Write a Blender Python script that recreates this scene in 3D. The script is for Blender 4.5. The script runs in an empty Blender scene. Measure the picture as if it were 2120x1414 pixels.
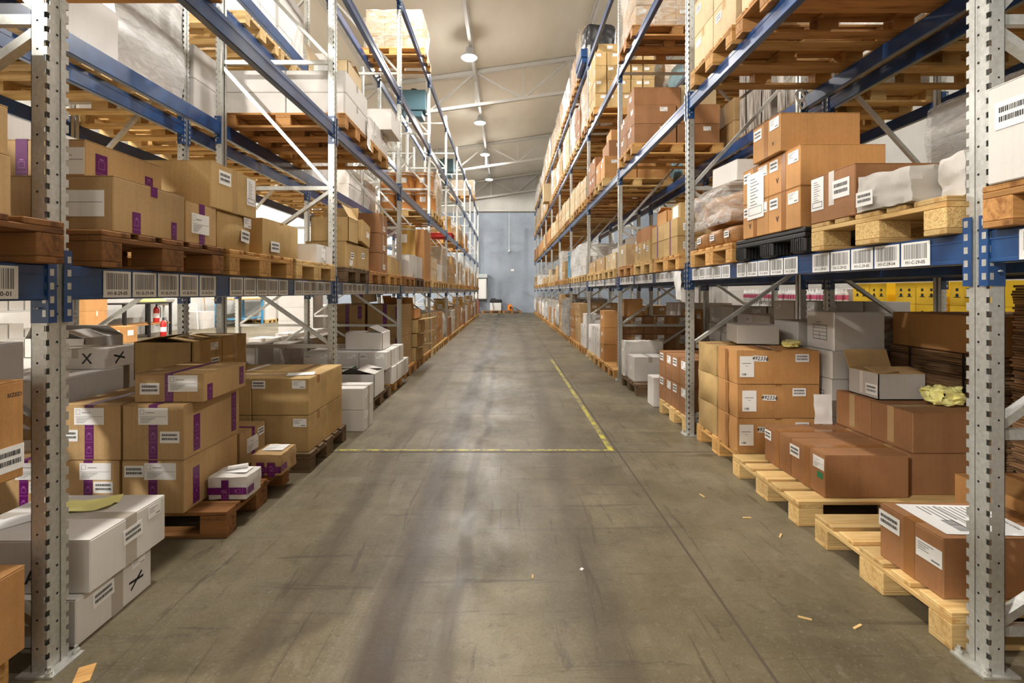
import bpy, bmesh, math, random
from mathutils import Vector, Matrix, noise
R = math.radians
sc = bpy.context.scene
COL = sc.collection

# ---------------------------------------------------------------- camera, world, exposure
cam = bpy.data.cameras.new('camera')
cam.sensor_width = 36.0
cam.lens = 36.0 * 1000.0 / 2120.0
cam.shift_x = 10.0 / 2120.0
cam.shift_y = -103.0 / 2120.0
cam.clip_start = 0.05
cam.clip_end = 200
camo = bpy.data.objects.new('camera', cam)
camo.location = (0, 0, 1.34)
camo.rotation_euler = (R(90), 0, 0)
COL.objects.link(camo)
sc.camera = camo
sc.view_settings.view_transform = 'Standard'
sc.view_settings.look = 'None'
sc.view_settings.gamma = 1.0
sc.view_settings.exposure = 0.45
sc.view_settings.use_curve_mapping = False
world = bpy.data.worlds.new('world')
world.use_nodes = True
sc.world = world
world.node_tree.nodes['Background'].inputs[0].default_value = (1.0, 0.93, 0.84, 1)
world.node_tree.nodes['Background'].inputs[1].default_value = 0.9      # fill light, let in by an opening added in the unseen back wall
try:
    sc.cycles.max_bounces = 7
    sc.cycles.diffuse_bounces = 4
    sc.cycles.glossy_bounces = 3
    sc.cycles.transmission_bounces = 4
    sc.cycles.transparent_max_bounces = 8
    sc.cycles.sample_clamp_indirect = 6
    sc.cycles.caustics_reflective = False
    sc.cycles.caustics_refractive = False
except Exception:
    pass
P_AISLE, P_LEFT, P_RIGHT = 820.0, 1250.0, 900.0      # watts of the high-bay lamps over each aisle

# ---------------------------------------------------------------- measured layout (metres)
PITCH, Y0, POSTW = 2.8, 1.69, 0.084
XL, XR, DEPTH = -1.61, 1.686, 1.10
LZ = {'left': [0.0, 1.435, 2.92, 4.38, 5.81], 'right': [0.0, 1.555, 3.145, 4.69, 6.18]}
RAILH = {'left': 0.125, 'right': 0.115}
PALH = 0.144
HL, HR = 6.05, 6.5
ORD = {0: 'cut-off', 1: 'first', 2: 'second', 3: 'third', 4: 'fourth', 5: 'fifth', 6: 'sixth', 7: 'seventh', 8: 'eighth', 9: 'ninth', 10: 'tenth', 11: 'eleventh'}
LEV = ['floor level', 'first shelf', 'second shelf', 'third shelf', 'top shelf']
SLOT = ['nearest', 'middle', 'farthest']
rng = random.Random(7)


def bayY(b):
    return Y0 + (b - 1) * PITCH


def slotY(b, s):
    return bayY(b) + (0.11, 0.97, 1.83)[s]


# ---------------------------------------------------------------- materials
def lin(c):
    return tuple(((v / 255) / 12.92 if v / 255 <= 0.04045 else ((v / 255 + 0.055) / 1.055) ** 2.4) for v in c) + (1,)


def base_mat(name, rgb, rough=0.6, metal=0.0, spec=0.5):
    m = bpy.data.materials.new(name)
    m.use_nodes = True
    b = m.node_tree.nodes['Principled BSDF']
    b.inputs['Base Color'].default_value = lin(rgb)
    b.inputs['Roughness'].default_value = rough
    b.inputs['Metallic'].default_value = metal
    b.inputs['Specular IOR Level'].default_value = spec
    return m, m.node_tree.nodes, m.node_tree.links, b


def noise_node(N, L, scale, detail=4, rough=0.55, stretch=(1, 1, 1), coord='Object', dist=0.0):
    tc = N.new('ShaderNodeTexCoord')
    mp = N.new('ShaderNodeMapping')
    mp.inputs['Scale'].default_value = stretch
    L.new(tc.outputs[coord], mp.inputs['Vector'])
    n = N.new('ShaderNodeTexNoise')
    n.inputs['Scale'].default_value = scale
    n.inputs['Detail'].default_value = detail
    n.inputs['Roughness'].default_value = rough
    n.inputs['Distortion'].default_value = dist
    L.new(mp.outputs['Vector'], n.inputs['Vector'])
    return n


def ramp(N, L, src, stops):
    r = N.new('ShaderNodeValToRGB')
    e = r.color_ramp.elements
    while len(e) < len(stops):
        e.new(0.5)
    for i, (p, c) in enumerate(stops):
        e[i].position = p
        e[i].color = lin(c) if len(c) == 3 else c
    L.new(src, r.inputs['Fac'])
    return r


def g(v):
    return (v, v, v, 1)


def mixc(N, L, fac, a, b, mode='MIX'):
    mx = N.new('ShaderNodeMix')
    mx.data_type = 'RGBA'
    mx.blend_type = mode
    for key, s in ((0, fac), (6, a), (7, b)):
        if hasattr(s, 'is_linked') or hasattr(s, 'links'):
            L.new(s, mx.inputs[key])
        else:
            mx.inputs[key].default_value = s
    return mx.outputs[2]


def bump(N, L, b, src, strength=0.2, dist=0.002):
    bp = N.new('ShaderNodeBump')
    bp.inputs['Strength'].default_value = strength
    bp.inputs['Distance'].default_value = dist
    L.new(src, bp.inputs['Height'])
    L.new(bp.outputs['Normal'], b.inputs['Normal'])


def vary(N, L, lo, hi):
    oi = N.new('ShaderNodeObjectInfo')
    return ramp(N, L, oi.outputs['Random'], [(0, g(lo)), (1, g(hi))]).outputs[0]


def card(name, rgb, lo=0.82, hi=1.0, rough=0.72, flute=0.12):
    k = 1.0 if rgb[2] < 170 else .35
    m, N, L, b = base_mat(name, rgb, rough, 0, 0.3)
    n = noise_node(N, L, 5, 5)
    c = ramp(N, L, n.outputs[0], [(0.3, g(1 - .2 * k)), (0.5, g(1 - .05 * k)), (0.7, g(1.0))]).outputs[0]
    c = mixc(N, L, 1.0, c, lin(rgb), 'MULTIPLY')
    fib = noise_node(N, L, 150, 3, 0.7, (1, 1, .4))
    c = mixc(N, L, 1.0, c, ramp(N, L, fib.outputs[0], [(0.35, g(1 - .10 * k)), (0.65, g(1.0))]).outputs[0], 'MULTIPLY')
    flu = noise_node(N, L, 70, 2, 0.5, (1, 1, .02))
    c = mixc(N, L, 1.0, c, ramp(N, L, flu.outputs[0], [(0.35, g(1 - .07 * k)), (0.6, g(1.0))]).outputs[0], 'MULTIPLY')
    scu = noise_node(N, L, 9, 6, 0.7, (1, 1, .5), dist=2.0)
    c = mixc(N, L, ramp(N, L, scu.outputs[0], [(0.62, g(0)), (0.75, g(0.28))]).outputs[0], c, lin(tuple(min(255, v * 1.12) for v in rgb)))
    c = mixc(N, L, 1.0, c, vary(N, L, lo, hi), 'MULTIPLY')
    L.new(c, b.inputs['Base Color'])
    w = noise_node(N, L, 40, 2, 0.5, (1, 1, 0.03))
    n2 = noise_node(N, L, 3, 2)
    ad = N.new('ShaderNodeMath')
    ad.operation = 'MULTIPLY_ADD'
    L.new(n2.outputs[0], ad.inputs[0])
    ad.inputs[1].default_value = 4.0
    L.new(w.outputs[0], ad.inputs[2])
    bump(N, L, b, ad.outputs[0], flute, 0.004)
    return m


def wood(name, a, c2, rough=0.7, axis=0):
    m, N, L, b = base_mat(name, a, rough, 0, 0.3)
    s = [2.2, 2.2, 2.2]
    s[axis] = .2
    n = noise_node(N, L, 9, 6, 0.6, s, dist=0.6)
    s2 = [2.0, 2.0, 2.0]
    s2[axis] = .05
    fine = noise_node(N, L, 45, 4, 0.6, s2, dist=.3)
    c = ramp(N, L, n.outputs[0], [(0.32, c2), (0.5, a), (0.75, tuple(min(255, v * 1.06) for v in a))]).outputs[0]
    c = mixc(N, L, 1.0, c, ramp(N, L, fine.outputs[0], [(0.35, g(0.78)), (0.6, g(1.0))]).outputs[0], 'MULTIPLY')
    c = mixc(N, L, 1.0, c, vary(N, L, 0.68, 1.0), 'MULTIPLY')
    n3 = noise_node(N, L, 3.0, 3)
    c = mixc(N, L, ramp(N, L, n3.outputs[0], [(0.6, g(0)), (0.75, g(0.45))]).outputs[0], c, lin(tuple(v * 0.5 for v in c2)))
    L.new(c, b.inputs['Base Color'])
    bump(N, L, b, n.outputs[0], 0.35, 0.003)
    return m


M = {}
M['tan'] = card('kraft_tan', (200, 164, 114))
M['gold'] = card('kraft_gold', (202, 168, 112))
M['brown'] = card('kraft_brown', (206, 152, 94))
M['red'] = card('kraft_red_brown', (168, 120, 80))
M['cream'] = card('kraft_cream', (216, 190, 148))
M['white'] = card('white_board', (222, 217, 210), 0.9, 1.0, 0.6, 0.06)
M['grey'] = card('grey_board', (196, 190, 182), 0.92, 1.0, 0.65, 0.06)
M['pine'] = wood('fresh_pine', (226, 190, 128), (200, 155, 92))
M['wood'] = wood('pallet_wood', (220, 170, 102), (178, 122, 62))
M['oldwood'] = wood('aged_pallet_wood', (200, 146, 86), (142, 92, 48))
M['wornwood'] = wood('worn_brown_pallet_wood', (150, 102, 56), (98, 62, 32))
M['darkwood'] = wood('dark_pallet_wood', (120, 96, 68), (78, 58, 40))
for _k, _a, _c in (('pine', (226, 190, 128), (200, 155, 92)), ('wood', (220, 170, 102), (178, 122, 62)), ('oldwood', (200, 146, 86), (142, 92, 48)), ('wornwood', (150, 102, 56), (98, 62, 32)), ('darkwood', (120, 96, 68), (78, 58, 40))):
    M[_k + '_cross'] = wood(_k + '_cross_grain', _a, _c, axis=1)
m, N, L, b = base_mat('chipboard_block', (214, 178, 112), 0.8)
v = N.new('ShaderNodeTexVoronoi')
v.inputs['Scale'].default_value = 160
tc = N.new('ShaderNodeTexCoord')
L.new(tc.outputs['Object'], v.inputs['Vector'])
L.new(mixc(N, L, 0.4, lin((214, 178, 112)), ramp(N, L, v.outputs['Color'], [(0.2, (150, 110, 60)), (0.8, (236, 206, 150))]).outputs[0]), b.inputs['Base Color'])
bump(N, L, b, v.outputs['Distance'], 0.5, 0.003)
M['chip'] = m

m, N, L, b = base_mat('galvanised_steel', (206, 206, 200), 0.36, 0.65)
n = noise_node(N, L, 60, 3)
L.new(ramp(N, L, n.outputs[0], [(0.3, (192, 192, 186)), (0.7, (212, 212, 206))]).outputs[0], b.inputs['Base Color'])
L.new(ramp(N, L, noise_node(N, L, 12, 3).outputs[0], [(0.3, g(0.32)), (0.7, g(0.42))]).outputs[0], b.inputs['Roughness'])
M['steel'] = m
m, N, L, b = base_mat('blue_paint', (30, 62, 116), 0.3, 0.0, 0.5)
b.inputs['Coat Weight'].default_value = 0.35
b.inputs['Coat Roughness'].default_value = 0.12
n = noise_node(N, L, 7, 6)
L.new(ramp(N, L, n.outputs[0], [(0.35, (26, 58, 102)), (0.7, (36, 78, 130))]).outputs[0], b.inputs['Base Color'])
M['blue'] = m
M['hole'] = base_mat('hole_dark', (14, 13, 12), 0.9)[0]
M['ink'] = base_mat('black_ink', (26, 25, 26), 0.7)[0]
M['greyink'] = base_mat('grey_print', (122, 120, 118), 0.7)[0]
M['paper'] = base_mat('label_paper', (236, 234, 230), 0.55)[0]
M['plate'] = base_mat('location_label_paper', (226, 224, 216), 0.35)[0]
M['purple'] = base_mat('purple_tape', (96, 18, 92), 0.28)[0]
M['lilac'] = base_mat('lilac_print', (176, 110, 176), 0.4)[0]
m, N, L, b = base_mat('clear_tape', (214, 180, 128), 0.16)
b.inputs['Alpha'].default_value = 0.45
M['tape'] = m
m, N, L, b = base_mat('brown_tape', (168, 116, 68), 0.2)
b.inputs['Alpha'].default_value = 0.75
M['btape'] = m
m, N, L, b = base_mat('clear_tape_on_white', (206, 196, 180), 0.16)
b.inputs['Alpha'].default_value = 0.5
M['ctape'] = m
M['wtape'] = base_mat('white_tape', (214, 206, 196), 0.3)[0]
M['green'] = base_mat('green_sticker', (30, 120, 78), 0.5)[0]
M['yellowpaper'] = base_mat('yellow_paper', (240, 232, 150), 0.5)[0]
M['blackplastic'] = base_mat('black_plastic', (30, 29, 29), 0.42)[0]
M['drum'] = card('fibre_drum', (206, 140, 74), 0.92, 1.0, 0.5, 0.03)
M['ochre'] = card('ochre_drum', (212, 168, 92), 0.92, 1.0, 0.5, 0.03)
M['seam'] = base_mat('flap_gap', (70, 46, 26), 0.9)[0]
M['wseam'] = base_mat('white_flap_gap', (120, 114, 108), 0.9)[0]
M['orange'] = base_mat('orange_paint', (240, 140, 30), 0.4)[0]
M['redpaint'] = base_mat('red_paint', (196, 40, 36), 0.4)[0]
M['bluepaint'] = base_mat('light_blue_paint', (70, 140, 178), 0.4)[0]
M['yellow'] = base_mat('yellow_board', (240, 196, 30), 0.55)[0]
M['greypaint'] = base_mat('grey_paint', (186, 190, 190), 0.5)[0]
M['whitepaint'] = base_mat('white_paint', (226, 226, 222), 0.45)[0]
M['teal'] = base_mat('teal_enamel', (62, 88, 96), 0.45)[0]
M['trussgrey'] = base_mat('truss_grey_paint', (196, 194, 188), 0.5)[0]
M['pink'] = base_mat('pink_label_film', (196, 90, 120), 0.4)[0]


def film(name, tint, opaque, rough=0.14, bs=0.7):
    m = bpy.data.materials.new(name)
    m.use_nodes = True
    N, L = m.node_tree.nodes, m.node_tree.links
    N.remove(N['Principled BSDF'])
    out = N['Material Output']
    t = N.new('ShaderNodeBsdfTransparent')
    t.inputs[0].default_value = (0.97, 0.97, 0.96, 1)
    p = N.new('ShaderNodeBsdfPrincipled')
    p.inputs['Base Color'].default_value = lin(tint)
    p.inputs['Roughness'].default_value = rough
    n = noise_node(N, L, 5, 6, 0.65, (1, 1, 3.5), dist=1.2)
    r = ramp(N, L, n.outputs[0], [(0.35, g(max(0.0, opaque - 0.22))), (0.68, g(min(1.0, opaque + 0.25)))])
    n2 = noise_node(N, L, 14, 4, 0.6, (0.7, 0.7, 2.5), dist=1.5)
    bp = N.new('ShaderNodeBump')
    bp.inputs['Strength'].default_value = bs
    bp.inputs['Distance'].default_value = 0.012
    L.new(n2.outputs[0], bp.inputs['Height'])
    L.new(bp.outputs[0], p.inputs['Normal'])
    mx = N.new('ShaderNodeMixShader')
    L.new(r.outputs[0], mx.inputs[0])
    L.new(t.outputs[0], mx.inputs[1])
    L.new(p.outputs[0], mx.inputs[2])
    L.new(mx.outputs[0], out.inputs[0])
    return m


M['film'] = film('stretch_film', (235, 233, 228), 0.30)
M['filmw'] = film('white_stretch_film', (240, 238, 234), 0.72, .2, .05)
M['bluebag'] = film('pale_blue_bag_film', (150, 190, 204), 0.92, 0.25)
M['graybag'] = film('grey_bag_film', (120, 116, 112), 0.85, 0.2)
M['whitebag'] = film('white_bag_film', (226, 224, 220), 0.95, 0.3)
M['brownbag'] = film('brown_wrapped_paper', (176, 128, 78), 0.98, 0.3)

# layered corrugated sheets seen on edge
m, N, L, b = base_mat('sheet_bundle', (150, 110, 74), 0.8)
n = noise_node(N, L, 60, 3, 0.6, (0.05, 0.05, 1.0))
L.new(ramp(N, L, n.outputs[0], [(0.35, (84, 60, 40)), (0.6, (170, 130, 90))]).outputs[0], b.inputs['Base Color'])
bump(N, L, b, n.outputs[0], 0.8, 0.006)
M['sheets'] = m
m, N, L, b = base_mat('grey_sheet_bundle', (150, 140, 128), 0.7)
n = noise_node(N, L, 30, 3, 0.6, (0.05, 1.0, 0.1))
L.new(ramp(N, L, n.outputs[0], [(0.35, (112, 100, 88)), (0.6, (196, 188, 178))]).outputs[0], b.inputs['Base Color'])
bump(N, L, b, n.outputs[0], 0.6, 0.006)
M['gsheets'] = m

# concrete floor
m, N, L, b = base_mat('concrete_floor', (150, 138, 120), 0.42, 0, 0.32)
n = noise_node(N, L, 0.9, 8, 0.68)
c = ramp(N, L, n.outputs[0], [(0.34, (82, 73, 53)), (0.5, (104, 94, 72)), (0.66, (125, 115, 92))]).outputs[0]
for sx, sy, scl, lo, hi, amt, col in ((1.5, .10, 2.0, .54, .70, .55, (84, 71, 54)), (.25, 1.1, 1.8, .55, .70, .35, (130, 124, 110)), (1.0, .16, 3.2, .58, .7, .4, (132, 124, 108)),
                                      (1.0, .06, 18, .60, .65, .55, (58, 49, 38)), (.06, 1.1, 13, .60, .65, .5, (60, 51, 40)), (.4, .6, 30, .58, .70, .5, (62, 53, 42)), (.9, .5, 9, .58, .72, .3, (136, 128, 112)),
                                      (.8, .25, 7, .63, .72, .65, (54, 46, 36)), (1, 1, 130, .52, .66, .5, (70, 61, 48)), (1, 1, 60, .56, .66, .35, (134, 126, 110))):
    st = noise_node(N, L, scl, 6, 0.66, (sx, sy, 1), dist=.8)
    c = mixc(N, L, ramp(N, L, st.outputs[0], [(lo, g(0)), (hi, g(amt))]).outputs[0], c, lin(col))
tcx = N.new('ShaderNodeTexCoord')
sx_ = N.new('ShaderNodeSeparateXYZ')
L.new(tcx.outputs['Object'], sx_.inputs[0])
wv = noise_node(N, L, .45, 3, .5, (.2, 1, 1))
for x0, wd, amt, wgt in ((.47, .13, 1.0, .4), (.22, .05, .7, .5), (-.42, .12, .5, .6), (.95, .09, .6, .5)):
    ma = N.new('ShaderNodeMath'); ma.operation = 'MULTIPLY_ADD'
    L.new(wv.outputs[0], ma.inputs[0]); ma.inputs[1].default_value = wgt; ma.inputs[2].default_value = x0 - wgt * .5
    mc = N.new('ShaderNodeMath'); mc.operation = 'ADD'
    L.new(sx_.outputs[0], mc.inputs[0]); L.new(ma.outputs[0], mc.inputs[1])
    mab = N.new('ShaderNodeMath'); mab.operation = 'ABSOLUTE'
    L.new(mc.outputs[0], mab.inputs[0])
    band = ramp(N, L, mab.outputs[0], [(wd * .4, g(1)), (wd, g(0))]).outputs[0]
    brk = ramp(N, L, noise_node(N, L, 3.0, 6, .7, (1.6, .35, 1)).outputs[0], [(.30, g(amt * .35)), (.60, g(amt))]).outputs[0]
    c = mixc(N, L, mixc(N, L, 1.0, band, brk, 'MULTIPLY'), c, lin((66, 54, 39)))
L.new(c, b.inputs['Base Color'])
L.new(ramp(N, L, noise_node(N, L, 1.6, 7, 0.7, (1, .5, 1)).outputs[0], [(0.32, g(0.32)), (0.68, g(0.66))]).outputs[0], b.inputs['Roughness'])
bump(N, L, b, noise_node(N, L, 9, 7, 0.7).outputs[0], 0.25, 0.01)
M['floor'] = m
m, N, L, b = base_mat('worn_yellow_line', (214, 200, 56), 0.5)
n = noise_node(N, L, 12, 6, 0.7)
L.new(ramp(N, L, n.outputs[0], [(0.44, (116, 105, 84)), (0.54, (176, 166, 56)), (0.75, (206, 194, 70))]).outputs[0], b.inputs['Base Color'])
M['line'] = m
M['groove'] = base_mat('joint_dirt', (78, 66, 52), 0.9)[0]


def plaster(name, a, c2, scale=0.8, stretch=(1, 1, 1)):
    m, N, L, b = base_mat(name, a, 0.8, 0, 0.2)
    n = noise_node(N, L, scale, 7, 0.6, stretch)
    L.new(ramp(N, L, n.outputs[0], [(0.3, c2), (0.65, a)]).outputs[0], b.inputs['Base Color'])
    bump(N, L, b, noise_node(N, L, 6, 5).outputs[0], 0.12, 0.02)
    return m


M['ceil'] = plaster('ceiling_cream', (232, 227, 214), (214, 207, 190), 0.5, (1, 0.4, 1))
M['bluewall'] = plaster('blue_grey_wall', (160, 170, 182), (142, 152, 164))
M['greywall'] = plaster('grey_wall', (196, 194, 188), (178, 176, 170))


def emis(name, rgb, s):
    m = bpy.data.materials.new(name)
    m.use_nodes = True
    b = m.node_tree.nodes['Principled BSDF']
    b.inputs['Base Color'].default_value = lin(rgb)
    b.inputs['Emission Color'].default_value = lin(rgb)
    b.inputs['Emission Strength'].default_value = s
    return m


M['lamp'] = emis('lamp_lens_glow', (255, 252, 244), 25)


# ---------------------------------------------------------------- mesh builder
class MB:
    def __init__(s):
        s.v, s.f, s.m = [], [], []

    def add(s, vs, fs, mi=0):
        o = len(s.v)
        s.v += [tuple(p) for p in vs]
        s.f += [tuple(i + o for i in f) for f in fs]
        s.m += [mi] * len(fs)

    def box(s, x0, x1, y0, y1, z0, z1, mi=0, c=0.0, mat=None):
        if c <= 0:
            vs = [(x, y, z) for z in (z0, z1) for y in (y0, y1) for x in (x0, x1)]
            fs = [(0, 2, 3, 1), (4, 5, 7, 6), (0, 1, 5, 4), (2, 6, 7, 3), (0, 4, 6, 2), (1, 3, 7, 5)]
        else:
            cx, cy, cz = (x0 + x1) / 2, (y0 + y1) / 2, (z0 + z1) / 2
            hx, hy, hz = abs(x1 - x0) / 2, abs(y1 - y0) / 2, abs(z1 - z0) / 2
            c = min(c, hx * .45, hy * .45, hz * .45)
            vs, ix = [], {}
            for sx in (-1, 1):
                for sy in (-1, 1):
                    for sz in (-1, 1):
                        for a in range(3):
                            h = [hx - c, hy - c, hz - c]
                            h[a] += c
                            ix[sx, sy, sz, a] = len(vs)
                            vs.append((cx + sx * h[0], cy + sy * h[1], cz + sz * h[2]))
            fs = []
            for a in range(3):
                for sg in (-1, 1):
                    q = []
                    for p, r in ((-1, -1), (1, -1), (1, 1), (-1, 1)):
                        k = [0, 0, 0]
                        k[a] = sg
                        k[(a + 1) % 3] = p
                        k[(a + 2) % 3] = r
                        q.append(ix[k[0], k[1], k[2], a])
                    fs.append(tuple(q) if sg > 0 else tuple(q[::-1]))
            for a in range(3):
                b_, d = (a + 1) % 3, (a + 2) % 3
                for p in (-1, 1):
                    for r in (-1, 1):
                        k0, k1 = [0] * 3, [0] * 3
                        k0[a], k1[a] = -1, 1
                        k0[b_] = k1[b_] = p
                        k0[d] = k1[d] = r
                        q = (ix[k0[0], k0[1], k0[2], b_], ix[k1[0], k1[1], k1[2], b_], ix[k1[0], k1[1], k1[2], d], ix[k0[0], k0[1], k0[2], d])
                        fs.append(q if p * r < 0 else q[::-1])
            for sx in (-1, 1):
                for sy in (-1, 1):
                    for sz in (-1, 1):
                        q = tuple(ix[sx, sy, sz, a] for a in range(3))
                        fs.append(q if sx * sy * sz > 0 else q[::-1])
        if mat is not None:
            vs = [mat @ Vector(p) for p in vs]
        s.add(vs, fs, mi)

    def bar(s, p, q, w, h, mi=0, up=(0, 1, 0)):
        p, q = Vector(p), Vector(q)
        d = (q - p).normalized()
        u = Vector(up)
        a = d.cross(u)
        if a.length < 1e-5:
            a = d.cross(Vector((1, 0, 0)))
        a.normalize()
        u = a.cross(d)
        vs = [e + a * (sa * w / 2) + u * (su * h / 2) for e in (p, q) for sa, su in ((-1, -1), (1, -1), (1, 1), (-1, 1))]
        s.add(vs, [(3, 2, 1, 0), (4, 5, 6, 7), (0, 1, 5, 4), (1, 2, 6, 5), (2, 3, 7, 6), (3, 0, 4, 7)], mi)

    def lathe(s, prof, n=24, mi=0, at=(0, 0, 0), cap=True):
        o = Vector(at)
        vs = [o + Vector((r * math.cos(2 * math.pi * i / n), r * math.sin(2 * math.pi * i / n), z)) for r, z in prof for i in range(n)]
        fs = [(k * n + i, k * n + (i + 1) % n, (k + 1) * n + (i + 1) % n, (k + 1) * n + i) for k in range(len(prof) - 1) for i in range(n)]
        if cap:
            fs += [tuple(range(n))[::-1], tuple((len(prof) - 1) * n + i for i in range(n))]
        s.add(vs, fs, mi)

    def tube(s, pts, r, n=8, mi=0):
        pts = [Vector(p) for p in pts]
        vs = []
        for i, p in enumerate(pts):
            d = (pts[min(i + 1, len(pts) - 1)] - pts[max(i - 1, 0)]).normalized()
            a = d.cross(Vector((0.13, 0.31, 0.94)))
            a.normalize()
            c = d.cross(a)
            vs += [p + a * (r * math.cos(2 * math.pi * k / n)) + c * (r * math.sin(2 * math.pi * k / n)) for k in range(n)]
        fs = [(k * n + i, k * n + (i + 1) % n, (k + 1) * n + (i + 1) % n, (k + 1) * n + i) for k in range(len(pts) - 1) for i in range(n)]
        fs += [tuple(range(n))[::-1], tuple((len(pts) - 1) * n + i for i in range(n))]
        s.add(vs, fs, mi)

    def disc(s, c, nrm, r, n=8, mi=0):
        c, nrm = Vector(c), Vector(nrm)
        a = nrm.orthogonal().normalized()
        b_ = nrm.cross(a)
        s.add([c + a * (r * math.cos(2 * math.pi * i / n)) + b_ * (r * math.sin(2 * math.pi * i / n)) for i in range(n)], [tuple(range(n))], mi)

    def mesh(s, name, mats, smooth=False, sharp=40):
        me = bpy.data.meshes.new(name)
        me.from_pydata(s.v, [], s.f)
        for k in (mats if isinstance(mats, (list, tuple)) else [mats]):
            me.materials.append(M[k])
        me.polygons.foreach_set('material_index', s.m)
        if smooth:
            me.polygons.foreach_set('use_smooth', [True] * len(me.polygons))
            me.set_sharp_from_angle(angle=R(sharp))
        me.update()
        return me


MESH = {}


def cached(key, fn):
    if key not in MESH:
        MESH[key] = fn()
    return MESH[key]


LABELS = {}


def ob(name, me, parent=None, loc=(0, 0, 0), rot=(0, 0, 0), label=None, cat=None, group=None, kind=None, mw=None):
    o = bpy.data.objects.new(name, me)
    COL.objects.link(o)
    if parent is not None:
        o.parent = parent
    if mw is not None:
        o.matrix_local = mw
    else:
        o.location = loc
        o.rotation_euler = rot
    tag(o, label, cat, group, kind)
    return o


def tag(o, label=None, cat=None, group=None, kind=None):
    if label:
        o['label'] = label
        LABELS.setdefault(label, []).append(o.name)
    if cat:
        o['category'] = cat
    if group:
        o['group'] = group
    if kind:
        o['kind'] = kind
    return o


def empty(name, loc, rz=0, **k):
    return ob(name, None, None, loc, (0, 0, rz), **k)


def soft(dx, dy, dz, cuts, fn, mats, name, open_bottom=False, round_=0.0, smooth=True, sharp=50):
    """a box on its base, subdivided and pushed about by fn(vector) -> vector"""
    bm = bmesh.new()
    bmesh.ops.create_cube(bm, size=1)
    bmesh.ops.subdivide_edges(bm, edges=bm.edges[:], cuts=cuts, use_grid_fill=True)
    if open_bottom:
        bmesh.ops.delete(bm, geom=[f for f in bm.faces if f.calc_center_median().z < -0.499], context='FACES')
    for v in bm.verts:
        p = v.co * 2
        if round_ > 0:
            q = Vector(p)
            l4 = (abs(q.x) ** 4 + abs(q.y) ** 4 + abs(q.z) ** 4) ** 0.25
            p = q.lerp(q / max(l4, 1e-6), round_)
        v.co = Vector((p.x * dx / 2, p.y * dy / 2, (p.z + 1) * dz / 2))
        v.co = fn(v.co)
    me = bpy.data.meshes.new(name)
    bm.to_mesh(me)
    bm.free()
    for k in (mats if isinstance(mats, (list, tuple)) else [mats]):
        me.materials.append(M[k])
    if smooth:
        me.polygons.foreach_set('use_smooth', [True] * len(me.polygons))
        me.set_sharp_from_angle(angle=R(sharp))
    return me


def wob(seed, amp, freq):
    off = Vector((seed * 13.1, seed * 7.7, seed * 3.3))

    def f(p):
        return p + noise.noise_vector(p * freq + off) * amp
    return f


# ---------------------------------------------------------------- lettering and labels
_txt = {}


def text_geo(t):
    if t not in _txt:
        cu = bpy.data.curves.new('t', 'FONT')
        cu.body = t
        cu.size = 1.0
        cu.align_x = 'CENTER'
        cu.align_y = 'CENTER'
        cu.resolution_u = 2
        cu.offset = .014
        o = bpy.data.objects.new('t', cu)
        COL.objects.link(o)
        dg = bpy.context.evaluated_depsgraph_get()
        me = o.evaluated_get(dg).to_mesh()
        _txt[t] = ([tuple(v.co) for v in me.vertices], [tuple(p.vertices) for p in me.polygons])
        o.evaluated_get(dg).to_mesh_clear()
        bpy.data.objects.remove(o)
        bpy.data.curves.remove(cu)
    return _txt[t]


TZ = 0.0012


def put_text(mb, t, cx, cy, size, mi=1, bold=0.0, shear=0.0):
    vs, fs = text_geo(t)
    mb.add([(cx + (v[0] + v[1] * shear) * size, cy + v[1] * size, TZ) for v in vs], fs, mi)


def rect(mb, x0, y0, x1, y1, mi=1, z=None):
    z = TZ if z is None else z
    mb.add([(x0, y0, z), (x1, y0, z), (x1, y1, z), (x0, y1, z)], [(0, 1, 2, 3)], mi)


def bars(mb, x0, x1, y0, y1, seed, unit, mi=1):
    r = random.Random(seed)
    x = x0
    while x < x1:
        w = unit * r.choice((1, 1, 2, 3))
        rect(mb, x, y0, min(x + w, x1), y1, mi)
        x += w + unit * r.choice((1, 1, 2))


def frame_rect(mb, x0, y0, x1, y1, t, mi=1):
    rect(mb, x0, y0, x1, y0 + t, mi)
    rect(mb, x0, y1 - t, x1, y1, mi)
    rect(mb, x0, y0, x0 + t, y1, mi)
    rect(mb, x1 - t, y0, x1, y1, mi)


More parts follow.
